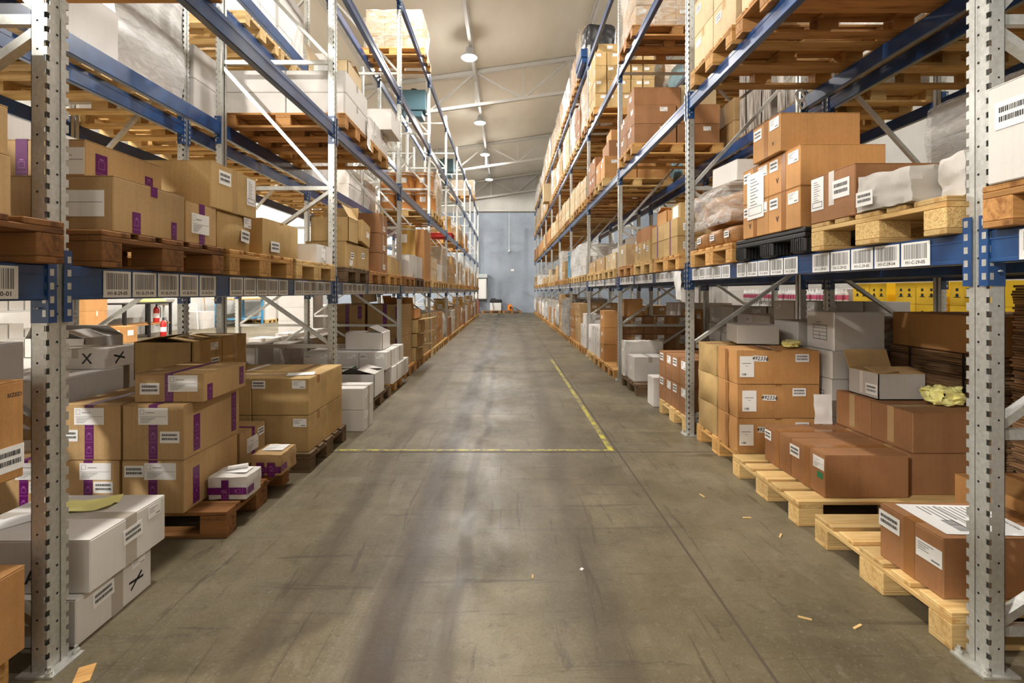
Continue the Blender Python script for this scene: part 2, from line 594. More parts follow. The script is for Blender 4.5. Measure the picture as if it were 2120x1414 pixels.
def label_mesh(style, w, h, arg=''):
    def make():
        mb = MB()
        mats = ['paper', 'ink', 'greyink']
        th = 0.0008
        if style in ('ink', 'crateprint'):
            mats = ['ink']
        elif style != 'form':
            mb.box(-w / 2, w / 2, -h / 2, h / 2, -0.0004, th)
        sd = hash_(style + arg + str(w))
        if style == 'sticker':       # two rows of dark code marks
            r = random.Random(sd)
            for y in (0.10, -0.24):
                x = -0.40
                while x < 0.38:
                    ww = r.uniform(.016, .04)
                    rect(mb, x * w, (y) * h, (x + ww) * w, (y + 0.20) * h)
                    x += ww + r.uniform(.010, .022)
        elif style == 'address':
            frame_rect(mb, -.44 * w, .12 * h, -.30 * w, .40 * h, .006 * w * 1.5, 2)
            rect(mb, -.46 * w, -.03 * h, .46 * w, -.01 * h, 2)
            for i in range(4):
                rect(mb, -.42 * w, (-.12 - i * .09) * h, (-.42 + (.5 - .08 * i)) * w, (-.09 - i * .09) * h, 2)
            rect(mb, -.24 * w, .2 * h, .05 * w, .24 * h, 2)
        elif style == 'note':
            for i in range(4):
                rect(mb, -.42 * w, (.34 - i * .13) * h, (-.1 + .12 * (i % 2) + (.3 if i < 1 else 0)) * w, (.38 - i * .13) * h, 2)
            rect(mb, .1 * w, -.36 * h, .42 * w, -.26 * h, 2)
        elif style == 'sheet':
            for i in range(9):
                rect(mb, -.30 * w, (.36 - i * .07) * h, (.0 + .04 * ((i * 3) % 7)) * w, (.38 - i * .07) * h, 2)
            frame_rect(mb, -.4 * w, -.42 * h, .4 * w, -.24 * h, .004, 2)
        elif style == 'card':        # white card with small bar code at the foot
            rect(mb, -.34 * w, .14 * h, .3 * w, .17 * h, 2)
            rect(mb, -.1 * w, .02 * h, .1 * w, .04 * h, 2)
            bars(mb, -.36 * w, -.02 * w, -.42 * h, -.32 * h, sd, .02 * w)
        elif style == 'tag':
            put_text(mb, arg, 0, 0, h * .95, 1, shear=.18)
        elif style == 'plate':
            bars(mb, -.40 * w, .40 * w, -.20 * h, .42 * h, sd, .0125 * w, 2)
            put_text(mb, arg, 0, -.35 * h, .2 * h)
        elif style == 'strip':       # five location labels in a row
            for i in range(5):
                a = -.5 * w + w * i / 5
                bars(mb, a + .02 * w, a + .18 * w, -.22 * h, .42 * h, sd + i, .004 * w, 2)
                rect(mb, a - .001 * w, -.5 * h, a + .001 * w, .5 * h, 1)
                rect(mb, a + .04 * w, -.38 * h, a + .16 * w, -.32 * h, 1)
        elif style == 'form':
            mats = ['ink', 'ink', 'greyink']
            put_text(mb, 'ARCHIVE', -.1 * w, .42 * h, .1 * h)
            frame_rect(mb, -.5 * w, -.5 * h, .5 * w, .3 * h, .004)
            for y in (.1, -.1, -.3):
                rect(mb, -.5 * w, y * h, .5 * w, y * h + .003)
            rect(mb, -.02 * w, -.5 * h, -.02 * w + .003, -.1 * h)
        elif style == 'crateprint':
            for x in (-.26, .26):
                rect(mb, (x - .07) * w, .12 * h, (x + .07) * w, .28 * h, 0)
                mb.disc((x * w, -.1 * h, TZ), (0, 0, 1), .09 * w, 8, 0)
                rect(mb, (x - .16) * w, -.22 * h, (x + .16) * w, -.18 * h, 0)
        elif style == 'blank':
            pass
        elif style == 'half':
            rect(mb, -.46 * w, .04 * h, .46 * w, .06 * h, 2)
            if arg:
                put_text(mb, arg, 0, .22 * h, .13 * h, 2)
        elif style == 'ink':
            put_text(mb, arg, 0, 0, h, 0)
        elif style == 'despatch':
            put_text(mb, 'HANDLE WITH CARE', 0, .40 * h, .05 * h)
            for i in range(10):
                rect(mb, -.42 * w, (.28 - i * .065) * h, (-.12 + .05 * ((i * 5) % 9)) * w, (.30 - i * .065) * h, 2)
            rect(mb, -.46 * w, -.08 * h, .46 * w, -.07 * h)
            bars(mb, .05 * w, .42 * w, -.3 * h, -.16 * h, sd, .008 * w, 2)
        return mb.mesh(style + '_label', mats)
    return cached(('lab', style, round(w, 3), round(h, 3), arg), make)


def hash_(s):
    h = 7
    for ch in s:
        h = (h * 31 + ord(ch)) % 100003
    return h


def face_matrix(face, d, u, v, rot=0.0, off=0.0006):
    dx, dy, dz = d
    if face == 'N':
        r, up, n, o = (1, 0, 0), (0, 0, 1), (0, -1, 0), (-dx / 2 + u * dx, -dy / 2 - off, v * dz)
    elif face == 'F':
        r, up, n, o = (-1, 0, 0), (0, 0, 1), (0, 1, 0), (dx / 2 - u * dx, dy / 2 + off, v * dz)
    elif face == 'L':
        r, up, n, o = (0, -1, 0), (0, 0, 1), (-1, 0, 0), (-dx / 2 - off, dy / 2 - u * dy, v * dz)
    elif face == 'R':
        r, up, n, o = (0, 1, 0), (0, 0, 1), (1, 0, 0), (dx / 2 + off, -dy / 2 + u * dy, v * dz)
    else:
        r, up, n, o = (1, 0, 0), (0, 1, 0), (0, 0, 1), (-dx / 2 + u * dx, -dy / 2 + v * dy, dz + off)
    mt = Matrix(((r[0], up[0], n[0], o[0]), (r[1], up[1], n[1], o[1]), (r[2], up[2], n[2], o[2]), (0, 0, 0, 1)))
    return mt @ Matrix.Rotation(rot, 4, 'Z')


STYLE = {  # style: part name, width, height
    'sticker': ('barcode_sticker', 0.105, 0.062), 'address': ('address_label', 0.16, 0.095), 'note': ('delivery_label', 0.10, 0.06),
    'sheet': ('packing_sheet', 0.16, 0.23), 'card': ('document_card', 0.11, 0.15), 'tag': ('number_tag', 0.12, 0.045),
    'form': ('printed_form', 0.17, 0.15), 'blank': ('blank_label', 0.10, 0.06), 'half': ('ruled_label', 0.13, 0.12), 'ink': ('printed_lettering', 0.3, 0.08),
    'crateprint': ('dark_print', .3, .26), 'green': ('green_sticker', 0.05, 0.035), 'despatch': ('despatch_note', 0.26, 0.34)}


def add_label(p, d, spec, lift=0.0):
    face, u, v, style = spec[:4]
    kw = spec[4] if len(spec) > 4 else {}
    nm, w, h = STYLE[style]
    w, h = kw.get('w', w), kw.get('h', h)
    mt = face_matrix(face, d, u, v, kw.get('rot', 0), (0.0012 if style not in ('ink', 'crateprint') else -0.0006) + lift * (.35 + (1 - (2 * u - 1) ** 2) * (1 - (2 * v - 1) ** 2)))
    if style == 'green':
        mb = MB()
        mb.box(-w / 2, w / 2, -h / 2, h / 2, 0, .0008)
        ob('green_sticker', cached(('green', w, h), lambda: mb.mesh('green_sticker', 'green')), p, mw=mt, label='small green sticker')
    else:
        ob(nm, label_mesh(style, w, h, kw.get('t', '')), p, mw=mt)


def tape_mesh(kind, w, runs):
    """runs: rectangles (face matrix, length); one mesh for the whole strip of tape"""
    mb = MB()
    mats = {'purple': ['purple', 'lilac'], 'brown': ['btape'], 'clear': ['tape'], 'frost': ['ctape'], 'white': ['wtape']}[kind]
    for mt, ln in runs:
        mb.box(-w / 2, w / 2, -ln / 2, ln / 2, 0, .0007, 0, mat=mt)
        if kind == 'purple':
            y = -ln / 2 + .045
            k = 0
            while y < ln / 2 - .03:
                s = MB()
                frame_rect(s, -.27 * w, y - .27 * w, .27 * w, y + .27 * w, .0016, 1)
                rect(s, -.16 * w, y + .36 * w, .16 * w, y + .36 * w + .005, 1)
                rect(s, -.5 * w, y - .62 * w, .5 * w, y - .62 * w + .0015, 1)
                mb.add([mt @ Vector((q[0], q[1], .001)) for q in s.v], s.f, 1)
                y += .075
    return mb.mesh(kind + '_tape', mats)


def carton_mesh(dx, dy, dz, mat, seam, bulge=0.0, seed=0, open_=False):
    def make():
        sm = 'wseam' if mat in ('white', 'grey') else 'seam'
        if bulge > 0:
            def fn(p):
                a, b_, c = p.x / dx * 2, p.y / dy * 2, p.z / dz * 2 - 1
                q = Vector(p)
                k = bulge
                q.x += a * abs(a) ** 6 * k * max(0, 1 - b_ * b_) * max(0, 1 - c * c)
                q.y += b_ * abs(b_) ** 6 * k * max(0, 1 - a * a) * max(0, 1 - c * c)
                q.z -= max(0, c) ** 6 * k * .9 * max(0, 1 - a * a) * max(0, 1 - b_ * b_)
                return q + noise.noise_vector(p * 5 + Vector((seed, seed * 2, 0))) * bulge * .35 * min(1, p.z / dz * 3)
            return soft(dx, dy, dz, 9, fn, mat, 'carton', sharp=45)
        mb = MB()
        t = .003
        mb.box(-dx / 2, dx / 2, -dy / 2, dy / 2, 0, dz - t, 0, c=min(.004, dz * .05))
        e = .0015
        if seam == 'y':
            mb.box(-dx / 2 + .001, -e, -dy / 2 + .001, dy / 2 - .001, dz - t, dz, 0)
            mb.box(e, dx / 2 - .001, -dy / 2 + .001, dy / 2 - .001, dz - t, dz, 0)
            mb.box(-e, e, -dy / 2 + .002, dy / 2 - .002, dz - t, dz - t + .0006, 1)
        else:
            mb.box(-dx / 2 + .001, dx / 2 - .001, -dy / 2 + .001, -e, dz - t, dz, 0)
            mb.box(-dx / 2 + .001, dx / 2 - .001, e, dy / 2 - .001, dz - t, dz, 0)
            mb.box(-dx / 2 + .002, dx / 2 - .002, -e, e, dz - t, dz - t + .0006, 1)
        return mb.mesh('carton', [mat, sm])
    return cached(('carton', round(dx, 3), round(dy, 3), round(dz, 3), mat, seam, bulge, seed), make)


def add_tape(p, d, kind, seam, drop, w=0.05):
    dx, dy, dz = d
    drop = min(drop, dz)
    runs = []
    if seam == 'y':
        runs.append((face_matrix('T', d, .5, .5), dy))
        for f in 'NF':
            runs.append((face_matrix(f, d, .5, 1 - drop / dz / 2), drop))
    else:
        runs.append((face_matrix('T', d, .5, .5, R(90)), dx))
        for f in 'LR':
            runs.append((face_matrix(f, d, .5, 1 - drop / dz / 2), drop))
    key = ('tape', kind, round(dx, 3), round(dy, 3), round(dz, 3), seam, round(drop, 3), w)
    ob('clear_tape' if kind == 'frost' else kind + '_tape', cached(key, lambda: tape_mesh(kind, w, runs)), p)


def carton(label, x0, x1, y0, y1, z0, z1, mat='tan', yaw=0.0, seam='y', tape='brown', drop=.07, tw=.05, labs=(), strips=(), bulge=0.0, group=None,
           tilt=(0, 0), name=None, cat=None):
    dx, dy, dz = x1 - x0, y1 - y0, z1 - z0
    white = mat in ('white', 'grey')
    nm = name or ('white_carton' if white else 'cardboard_carton')
    o = ob(nm, carton_mesh(dx, dy, dz, mat, seam, bulge, int(abs(x0 * 7 + y0 * 3)) if bulge else 0), None, ((x0 + x1) / 2, (y0 + y1) / 2, z0), (R(tilt[0]), R(tilt[1]), R(yaw)),
           label=label, cat=cat or 'carton', group=group)
    d = (dx, dy, dz)
    if tape:
        add_tape(o, d, 'frost' if white and tape == 'clear' else tape, seam, drop, tw)
    for s in labs:
        add_label(o, d, s, bulge * 1.2)
    for face, u, v, w, h, kind in strips:
        mt = face_matrix(face, d, u, v, 0, .0006 + bulge * 1.1 * (1 - (2 * u - 1) ** 2) * (1 - (2 * v - 1) ** 2))
        ob(kind + '_tape', tape_mesh(kind, w, [(mt, h)]), o)
    return o


def open_carton(label, x0, x1, y0, y1, z0, z1, mat='tan', yaw=0, flaps=(110, 100, 120, 95), inner=None, labs=(), group=None, strips=()):
    """flaps: opening angles in degrees (0 = shut) of the -x, +x, -y, +y flap; None leaves one off"""
    dx, dy, dz = x1 - x0, y1 - y0, z1 - z0
    t = .005
    mb = MB()
    mb.box(-dx / 2, dx / 2, -dy / 2, dy / 2, 0, t)
    mb.box(-dx / 2, -dx / 2 + t, -dy / 2, dy / 2, 0, dz)
    mb.box(dx / 2 - t, dx / 2, -dy / 2, dy / 2, 0, dz)
    mb.box(-dx / 2, dx / 2, -dy / 2, -dy / 2 + t, 0, dz)
    mb.box(-dx / 2, dx / 2, dy / 2 - t, dy / 2, 0, dz)
    mb.box(-dx / 2 + t, dx / 2 - t, -dy / 2 + t, dy / 2 - t, t, dz * .8)
    o = ob('open_white_carton' if mat in ('white', 'grey') else 'open_carton', mb.mesh('open_carton', [mat]), None, ((x0 + x1) / 2, (y0 + y1) / 2, z0), (0, 0, R(yaw)), label=label, cat='carton', group=group)
    fl = min(dx, dy) * .48
    for i, a in enumerate(flaps):
        if a is None:
            continue
        w = dy if i < 2 else dx
        key = ('flap', round(w, 3), round(fl, 3), mat, i == 9)
        me = cached(key, lambda: _flap(w, fl, inner or mat))
        if i == 0:
            mt = Matrix.Translation((-dx / 2, 0, dz)) @ Matrix.Rotation(R(-a), 4, 'Y')
        elif i == 1:
            mt = Matrix.Translation((dx / 2, 0, dz)) @ Matrix.Rotation(R(180), 4, 'Z') @ Matrix.Rotation(R(-a), 4, 'Y')
        elif i == 2:
            mt = Matrix.Translation((0, -dy / 2, dz)) @ Matrix.Rotation(R(90), 4, 'Z') @ Matrix.Rotation(R(-a), 4, 'Y')
        else:
            mt = Matrix.Translation((0, dy / 2, dz)) @ Matrix.Rotation(R(-90), 4, 'Z') @ Matrix.Rotation(R(-a), 4, 'Y')
        ob('flap', me, o, mw=mt)
    for s in labs:
        add_label(o, (dx, dy, dz), s)
    for face, u, v, w, h, kind in strips:
        ob(kind + '_tape', tape_mesh(kind, w, [(face_matrix(face, (dx, dy, dz), u, v), h)]), o)
    return o


def _flap(w, fl, mat):
    mb = MB()
    mb.box(0, fl, -w / 2 + .003, w / 2 - .003, 0, .004)
    return mb.mesh('flap', mat)


# ---------------------------------------------------------------- pallets
DECK = [(-.4, .145), (-.214, .1), (-.0725, .145), (.114, .1), (.255, .145)]


def pallet_parts(kind):
    w = {'chip': 'pine'}.get(kind, kind)
    bl = 'chip' if kind == 'chip' else kind
    P = []

    def bx(nm, x0, x1, y0, y1, z0, z1, mt):
        mb = MB()
        mb.box(-(x1 - x0) / 2, (x1 - x0) / 2, -(y1 - y0) / 2, (y1 - y0) / 2, 0, z1 - z0, c=.003)
        me = cached((nm, round(x1 - x0, 3), round(y1 - y0, 3), mt), lambda: mb.mesh(nm, mt))
        P.append((nm, me, ((x0 + x1) / 2, (y0 + y1) / 2, z0)))
    for y, ww in DECK:
        bx('deck_board', 0, 1.2, y, y + ww, .122, .144, w)
    for x in (0, .5275, 1.055):
        bx('stringer_board', x, x + .145, -.4, .4, .100, .122, w + '_cross')
    for x in (0, .5275, 1.055):
        for y, ww in ((-.4, .1), (-.0725, .145), (.3, .1)):
            bx('block', x, x + .145, y, y + ww, .022, .100, bl)
    for y, ww in ((-.4, .1), (-.0725, .145), (.3, .1)):
        bx('bottom_board', 0, 1.2, y, y + ww, 0, .022, w)
    return P


def pallet_whole(kind):
    def make():
        mb = MB()
        w = {'chip': 'pine'}.get(kind, kind)
        for nm, me, loc in pallet_parts(kind):
            bb = [v.co for v in me.vertices]
            x = max(v.x for v in bb)
            y = max(v.y for v in bb)
            z = max(v.z for v in bb)
            mb.box(loc[0] - x, loc[0] + x, loc[1] - y, loc[1] + y, loc[2], loc[2] + z, 0)
        return mb.mesh('pallet', [w])
    return cached(('palletw', kind), make)


def pallet(label, X, Y, Z, side, kind='wood', near=True, yaw=0.0, group=None):
    """X: the aisle-side edge; Y: the near end; the pallet runs 1.2 m away from the aisle"""
    rz = R(yaw) + (0 if side > 0 else math.pi)
    loc = (X, Y + .4, Z)
    if not near:
        return ob('pallet', pallet_whole(kind), None, loc, (0, 0, rz), label=label, cat='pallet', group=group)
    o = empty('pallet', loc, rz, label=label, cat='pallet', group=group)
    for nm, me, l in pallet_parts(kind):
        ob(nm, me, o, l)
    return o


# ---------------------------------------------------------------- the building
def ceil_z(x):
    return 8.76 + 0.142 * x


mb = MB()
mb.box(-11.7, 12.2, -6, 31.4, -.2, 0)
ob('floor', mb.mesh('floor', 'floor'), kind='structure')
mb = MB()
za, zb = ceil_z(-11.7), ceil_z(12.2)
mb.add([(-11.7, -6, za), (12.2, -6, zb), (12.2, 31.4, zb), (-11.7, 31.4, za), (-11.7, -6, za + .2), (12.2, -6, zb + .2), (12.2, 31.4, zb + .2), (-11.7, 31.4, za + .2)],
       [(0, 3, 2, 1), (4, 5, 6, 7), (0, 1, 5, 4), (1, 2, 6, 5), (2, 3, 7, 6), (3, 0, 4, 7)])
ob('ceiling', mb.mesh('ceiling', 'ceil'), kind='structure')
mb = MB()
mb.box(-11.7, 12.2, 31.2, 31.4, 0, 6.45)
mb.box(-11.7, 12.2, 31.22, 31.4, 6.45, 10.4, 1)
ob('wall_end', mb.mesh('wall_end', ['bluewall', 'greywall']), kind='structure')
mb = MB()
mb.box(-11.9, -11.6, -6, 31.4, 0, 7.4)
ob('wall_left', mb.mesh('wall_left', 'greywall'), kind='structure')
mb = MB()
mb.box(-11.9, -3.4, -6.2, -6, 0, 10)  # unseen back wall, its opening shaped to let fill light in
mb.box(.6, 12.2, -6.2, -6, 0, 10.6)
mb.box(-3.4, .6, -6.2, -6, 4.6, 10)
ob('wall_back', mb.mesh('wall_back', 'greywall'), kind='structure', label='unseen wall behind the camera with an added opening for fill light')
mb = MB()
mb.box(12.0, 12.2, -6, 31.4, 0, 10.6)
ob('wall_right', mb.mesh('wall_right', 'greywall'), kind='structure')
mb = MB()
mb.box(.92, .932, -5, 31, 0, .0012)
mb.box(-1.9, 4.0, 4.03, 4.042, 0, .0012)
mb.box(-1.9, 4.0, 8.1, 8.112, 0, .0012)
mb.box(-1.9, 4.0, 16.2, 16.212, 0, .0012)
ob('trim_1', mb.mesh('floor_joints', 'groove'), kind='structure', label='dark joint lines cut in the concrete floor')
mb = MB()
mb.box(-1.75, .90, 4.07, 4.105, 0, .0016)
mb.box(.855, .9, 4.105, 9.6, 0, .0016)
ob('trim_2', mb.mesh('painted_floor_lines', 'line'), kind='structure', label='worn yellow painted line on the concrete floor')

# roof trusses across, lattice purlins along
TY = [8.05, 15.85, 23.6, 31.0]
for i, ty in enumerate(TY[1:]):
    t = empty('roof_truss', (0, ty, 0), kind='structure')
    tc, bc, web = MB(), MB(), []
    x0, x1 = -11.5, 11.9
    dz = -1.15
    tc.bar((x0, 0, ceil_z(x0) - .08), (x1, 0, ceil_z(x1) - .08), .12, .12)
    bc.bar((x0, 0, ceil_z(x0) + dz), (x1, 0, ceil_z(x1) + dz), .10, .10)
    ob('top_chord', tc.mesh('top_chord', 'trussgrey'), t)
    ob('bottom_chord', bc.mesh('bottom_chord', 'trussgrey'), t)
    k = -1.03 - 9.3
    while k < 11:
        for a, b_ in ((k, k + 1.55), (k + 3.1, k + 1.55)):
            if -11.5 < a < 11.8 and -11.5 < b_ < 11.8:
                w = MB()
                w.bar((a, 0, ceil_z(a) - .1), (b_, 0, ceil_z(b_) + dz), .06, .06)
                ob('web_diagonal', w.mesh('web_diagonal', 'trussgrey'), t)
        for a, th in ((k + 1.55, .04), (k, .07)):
            if -11.5 < a < 11.8:
                w = MB()
                w.bar((a, 0, ceil_z(a) - .1), (a, 0, ceil_z(a) + dz), th, th)
                ob('web_post', w.mesh('web_post', 'trussgrey'), t)
        k += 3.1
for px in (-7.23, -4.13, -1.03, 2.4, 5.5):
    t = empty('roof_purlin', (px, 0, 0), kind='structure')
    z = ceil_z(px)
    a, b_ = MB(), MB()
    a.bar((0, -5, z - .06), (0, 31, z - .06), .10, .08, up=(0, 0, 1))
    a.bar((0, -5, z - .36), (0, 31, z - .36), .09, .07, up=(0, 0, 1))
    ob('purlin_chord', a.mesh('purlin_chord', 'trussgrey'), t)
    y, s = 5.0, 0
    while y < 30.8:
        b_.bar((0, y, z - .08 - .28 * s), (0, y + .45, z - .36 + .28 * s), .03, .03)
        y += .45
        s = 1 - s
    ob('purlin_lattice', b_.mesh('purlin_lattice', 'trussgrey'), t)

# high-bay lamps
def lamp(label, x, y, z, power, vis=True, size=.34):
    rod = ceil_z(x) - z - .02
    t = empty('high_bay_lamp', (x, y, z), label=label, cat='lamp', group='high bay ceiling lamps')
    def mk():
        a = MB()
        a.lathe([(.05, .30), (.09, .27), (.10, .14), (.22, .06), (.23, .0)], 28)
        return a.mesh('lamp_housing', 'greypaint', True)
    ob('lamp_housing', cached('lamph', mk), t)
    def mk2():
        a = MB()
        a.lathe([(.2, -.02), (.21, .0)], 28)
        return a.mesh('lamp_lens', 'lamp')
    ob('lamp_lens', cached('lampl', mk2), t)
    def mk3():
        a = MB()
        a.tube([(0, 0, .29), (0, 0, rod)], .012)
        return a.mesh('suspension_rod', 'greypaint')
    ob('suspension_rod', cached(('lampr', round(rod, 2)), mk3), t)
    li = bpy.data.lights.new('lamp_light', 'SPOT')
    li.shadow_soft_size = .16
    li.spot_size = R(172)
    li.spot_blend = .25
    li.energy = power
    li.color = (1.0, 0.965, 0.92)
    lo = bpy.data.objects.new('lamp_light', li)
    COL.objects.link(lo)
    lo.location = (x, y, z - .06)
    li = bpy.data.lights.new('lens_glow', 'POINT')          # light scattered sideways and up by the lens
    li.shadow_soft_size = .2
    li.energy = power * .045
    li.color = (1.0, 0.965, 0.92)
    lo = bpy.data.objects.new('lens_glow', li)
    COL.objects.link(lo)
    lo.location = (x, y, z - .24)
    return t


NTH = ['nearest', 'second', 'third', 'farthest']
for i, y in enumerate((13.6, 19.0, 23.4, 28.6)):
    lamp('glowing high bay lamp under the cream ceiling, %s of the four above the aisle' % NTH[i], -1.07, y, ceil_z(-1.07) - .98 + (.35 if i else .3), P_AISLE * (1, .9, .6, .3)[i])
for i, y in enumerate((-2.0, 3.2, 8.4)):
    lamp('high bay lamp above the aisle and out of the picture, %s one' % ['rear', 'middle', 'front'][i], -1.07, y, ceil_z(-1.07) - .68, P_AISLE * (.15, 1.0, .8)[i])
for i, y in enumerate((-3.6, 2.0, 7.0, 12.0, 17.0, 22.5, 28.0)):
    lamp('high bay lamp over the open hall behind the left rack, %s of seven' % ORD[i + 1], -7.9 if i else -6.4, y, 6.55, P_LEFT * (1 if i else 2.8))  # first one added out of view, boosted to light near carton faces
for i, y in enumerate((1.0, 6.0, 12.0, 19.0, 27.0)):
    lamp('high bay lamp over the aisle behind the right rack, %s of five' % ORD[i + 1], 5.6, y, 8.6, P_RIGHT)


# ---------------------------------------------------------------- pallet racks
def post_mesh(H):
    def make():
        mb = MB()
        w, d, t, e = POSTW, .056, .0022, .011
        n = int(H / .05)
        for y0, y1, x in ((e, .030, 0), (.030, .054, .004), (.054, w - e, 0)):
            mb.box(x, x + t, y0, y1, 0, H)
        for s in (0, 1):
            ya, yb = (0, t) if s == 0 else (w - t, w)
            mb.box(e, d, ya, yb, 0, H)
            mb.box(d - t, d, 0 if s == 0 else w - .032, .032 if s == 0 else w, 0, H)
            fa, fb = (0, e) if s == 0 else (w - e, w)
            for k in range(n):
                z0, z1 = k * .05 + .021, (k + 1) * .05
                mb.box(0, t, fa, fb, z0, z1)
                mb.box(t, e, ya, yb, z0, z1)
        for k in range(int(H / .1)):
            z = k * .1 + .06
            mb.disc((.0035, .042, z), (-1, 0, 0), .0045, 8, 1)
            mb.disc((.034, -.0005, z + .03), (0, -1, 0), .004, 8, 1)
            mb.disc((.034, w + .0005, z + .03), (0, 1, 0), .004, 8, 1)
        return mb.mesh('post', ['steel', 'hole'])
    return cached(('post', H), make)


def foot_mesh():
    def make():
        mb = MB()
        mb.box(-.04, .09, -.022, POSTW + .022, 0, .008)
        for y in (-.010, POSTW + .010):
            mb.lathe([(.012, .008), (.012, .02), (.006, .02), (.006, .034)], 8, at=(-.018, y, 0))
        return mb.mesh('foot_plate', 'steel')
    return cached('foot', make)


HORZ = [.13, .83, 2.31, 3.49, 4.65, 5.85]
DIAG = [((0, .15), (1, .80)), ((0, .85), (1, 1.55)), ((1, 1.58), (0, 2.28)), ((0, 2.33), (1, 3.44)), ((0, 3.52), (1, 4.60)), ((0, 4.68), (1, 5.80))]


def frame(label, X, Yk, face, H, group, detail=True):
    """face = -1: its front post looks towards -X; +1: towards +X"""
    rz = 0 if face < 0 else math.pi
    t = empty('rack_upright', (X, Yk + (0 if face < 0 else POSTW), 0), rz, label=label, cat='rack upright', group=group)
    p = ob('front_post', post_mesh(H), t)
    ob('foot_plate', foot_mesh(), p)
    q = ob('rear_post', post_mesh(H), t, (DEPTH, POSTW, 0), (0, 0, math.pi))
    ob('foot_plate', foot_mesh(), q)
    a, b_ = .05, DEPTH - .05
    for i, z in enumerate(HORZ):
        def mk():
            m_ = MB()
            m_.bar((a, POSTW / 2, z), (b_, POSTW / 2, z), .026, .036, up=(0, 0, 1))
            return m_.mesh('horizontal_brace', 'steel')
        ob('horizontal_brace', cached(('hb', z), mk), t)
    for (s0, z0), (s1, z1) in DIAG:
        def mk():
            m_ = MB()
            m_.bar((a if s0 == 0 else b_, POSTW / 2, z0), (a if s1 == 0 else b_, POSTW / 2, z1), .03, .036, up=(0, 1, 0))
            return m_.mesh('diagonal_brace', 'steel')
        ob('diagonal_brace', cached(('db', z0), mk), t)
    return t


RLEN = PITCH - POSTW


def rail_mesh(h, whole):
    def make():
        mb = MB()
        mb.box(.004, .052, .003, RLEN - .003, -h, 0, c=.004)
        mb.box(.0015, .006, .003, RLEN - .003, -h * .30, -h * .26, c=.001)
        mb.box(.0015, .006, .003, RLEN - .003, -h * .97, -h * .86, c=.001)
        if whole:
            for y in (0, RLEN):
                _connector(mb, h, y, 1 if y == 0 else -1)
        return mb.mesh('rack_rail', ['blue', 'steel'])
    return cached(('rail', h, whole), make)


def _connector(mb, h, y, s):
    lo, hi = -h - .08, .055
    ya, yb = sorted((y + s * .0011, y + s * .0045))
    mb.box(-.004, .058, ya, yb, lo, hi, 0)
    ya, yb = sorted((y - s * .028, y + s * .0045))
    mb.box(-.0045, -.0008, ya, yb, lo, hi, 0)
    for k in range(5):
        z = lo + .022 + k * .048
        ya, yb = sorted((y - s * .016, y - s * .001))
        mb.box(-.0056, -.0044, ya, yb, z, z + .024, 1)
        ya, yb = sorted((y + s * .0045, y + s * .0055))
        mb.box(.004, .016, ya, yb, z, z + .024, 1)
    mb.lathe([(.008, 0), (.006, .004), (.001, .006)], 8, 1, at=(.03, y + s * .014, lo + .05), cap=False)


def conn_mesh(h, s):
    def make():
        mb = MB()
        _connector(mb, h, 0, s)
        return mb.mesh('end_connector', ['blue', 'steel'])
    return cached(('conn', h, s), make)


def rail(label, X, face, b, z, h, near, codes=None, group=None):
    """the rail of bay b whose face looks towards face (-1/+1) X"""
    y0 = bayY(b) + POSTW
    rz = 0 if face < 0 else math.pi
    o = ob('rack_rail', rail_mesh(h, not near), None, (X, y0 if face < 0 else y0 + RLEN, z), (0, 0, rz), label=label, cat='rack beam', group=group, kind='thing')
    if near:
        ob('end_connector', conn_mesh(h, 1), o)
        ob('end_connector', conn_mesh(h, -1), o, (0, RLEN, 0))
    if codes is not None:
        for gi, first in enumerate((.145, 1.02, 1.87)):
            for j in range(5):
                n = (5 - j) if face > 0 else (5 - j)
                yy = first + .0725 + j * .15
                py = yy if face < 0 else RLEN - yy
                mt = Matrix(((0, 0, -1, .001), (-1, 0, 0, py), (0, 1, 0, -h / 2 - .002), (0, 0, 0, 1)))
                if near:
                    t = '%s-%02d-%02d' % (codes[0], codes[1] - gi, n)
                    ob('location_label', label_mesh('plate', .140, h * .86, t), o, mw=mt)
            if not near:
                yy = first + .0725 + .3
                py = yy if face < 0 else RLEN - yy
                mt = Matrix(((0, 0, -1, .001), (-1, 0, 0, py), (0, 1, 0, -h / 2 - .002), (0, 0, 0, 1)))
                ob('location_label_strip', label_mesh('strip', .75, h * .86, str(gi)), o, mw=mt)
    return o


ROWS = {  # name: (front X, face, side, frames, bays)
    'left rack': (XL, 1, 'left', range(0, 10), range(0, 10)),
    'right rack': (XR, -1, 'right', range(0, 11), range(0, 11)),
    'rack behind the left rack': (-4.11, -1, 'left', range(0, 8), range(0, 7)),
    'rack behind the right rack': (4.09, 1, 'right', range(0, 8), range(0, 7)),
}
LN = ['', 'first', 'second', 'third', 'top']
for rn, (X, face, side, frs, bys) in ROWS.items():
    H = HL if side == 'left' else HR
    main = 'behind' not in rn
    for k in frs:
        frame('galvanised upright frame with zigzag braces, %s along the %s' % (ORD[k + 1], rn), X, Y0 + k * PITCH, face, H, 'upright frames of the ' + rn)
    bx = X - face * DEPTH
    for b in bys:
        near = b <= 2 and main
        for lv in (1, 2, 3, 4):
            if not main and (lv == 4 or (lv == 3 and side == 'right')):
                continue
            z = LZ[side][lv]
            codes = None
            if lv == 1 and main:
                codes = ('H1-B' if side == 'left' else 'H1-C', 29 - 3 * (b - 1))
                if b == 0:
                    codes = (codes[0], 32)
            rail('blue front rail under %s shelf, %s bay of the %s' % (LN[lv], ORD[b], rn), X + face * .0046, face, b, z, RAILH[side], near, codes, 'blue rails of the ' + rn)
            if b <= 5:
                rail('blue rear rail under %s shelf, %s bay of the %s' % (LN[lv], ORD[b], rn), bx - face * .0046, -face, b, z, RAILH[side], near, None, 'blue rails of the ' + rn)

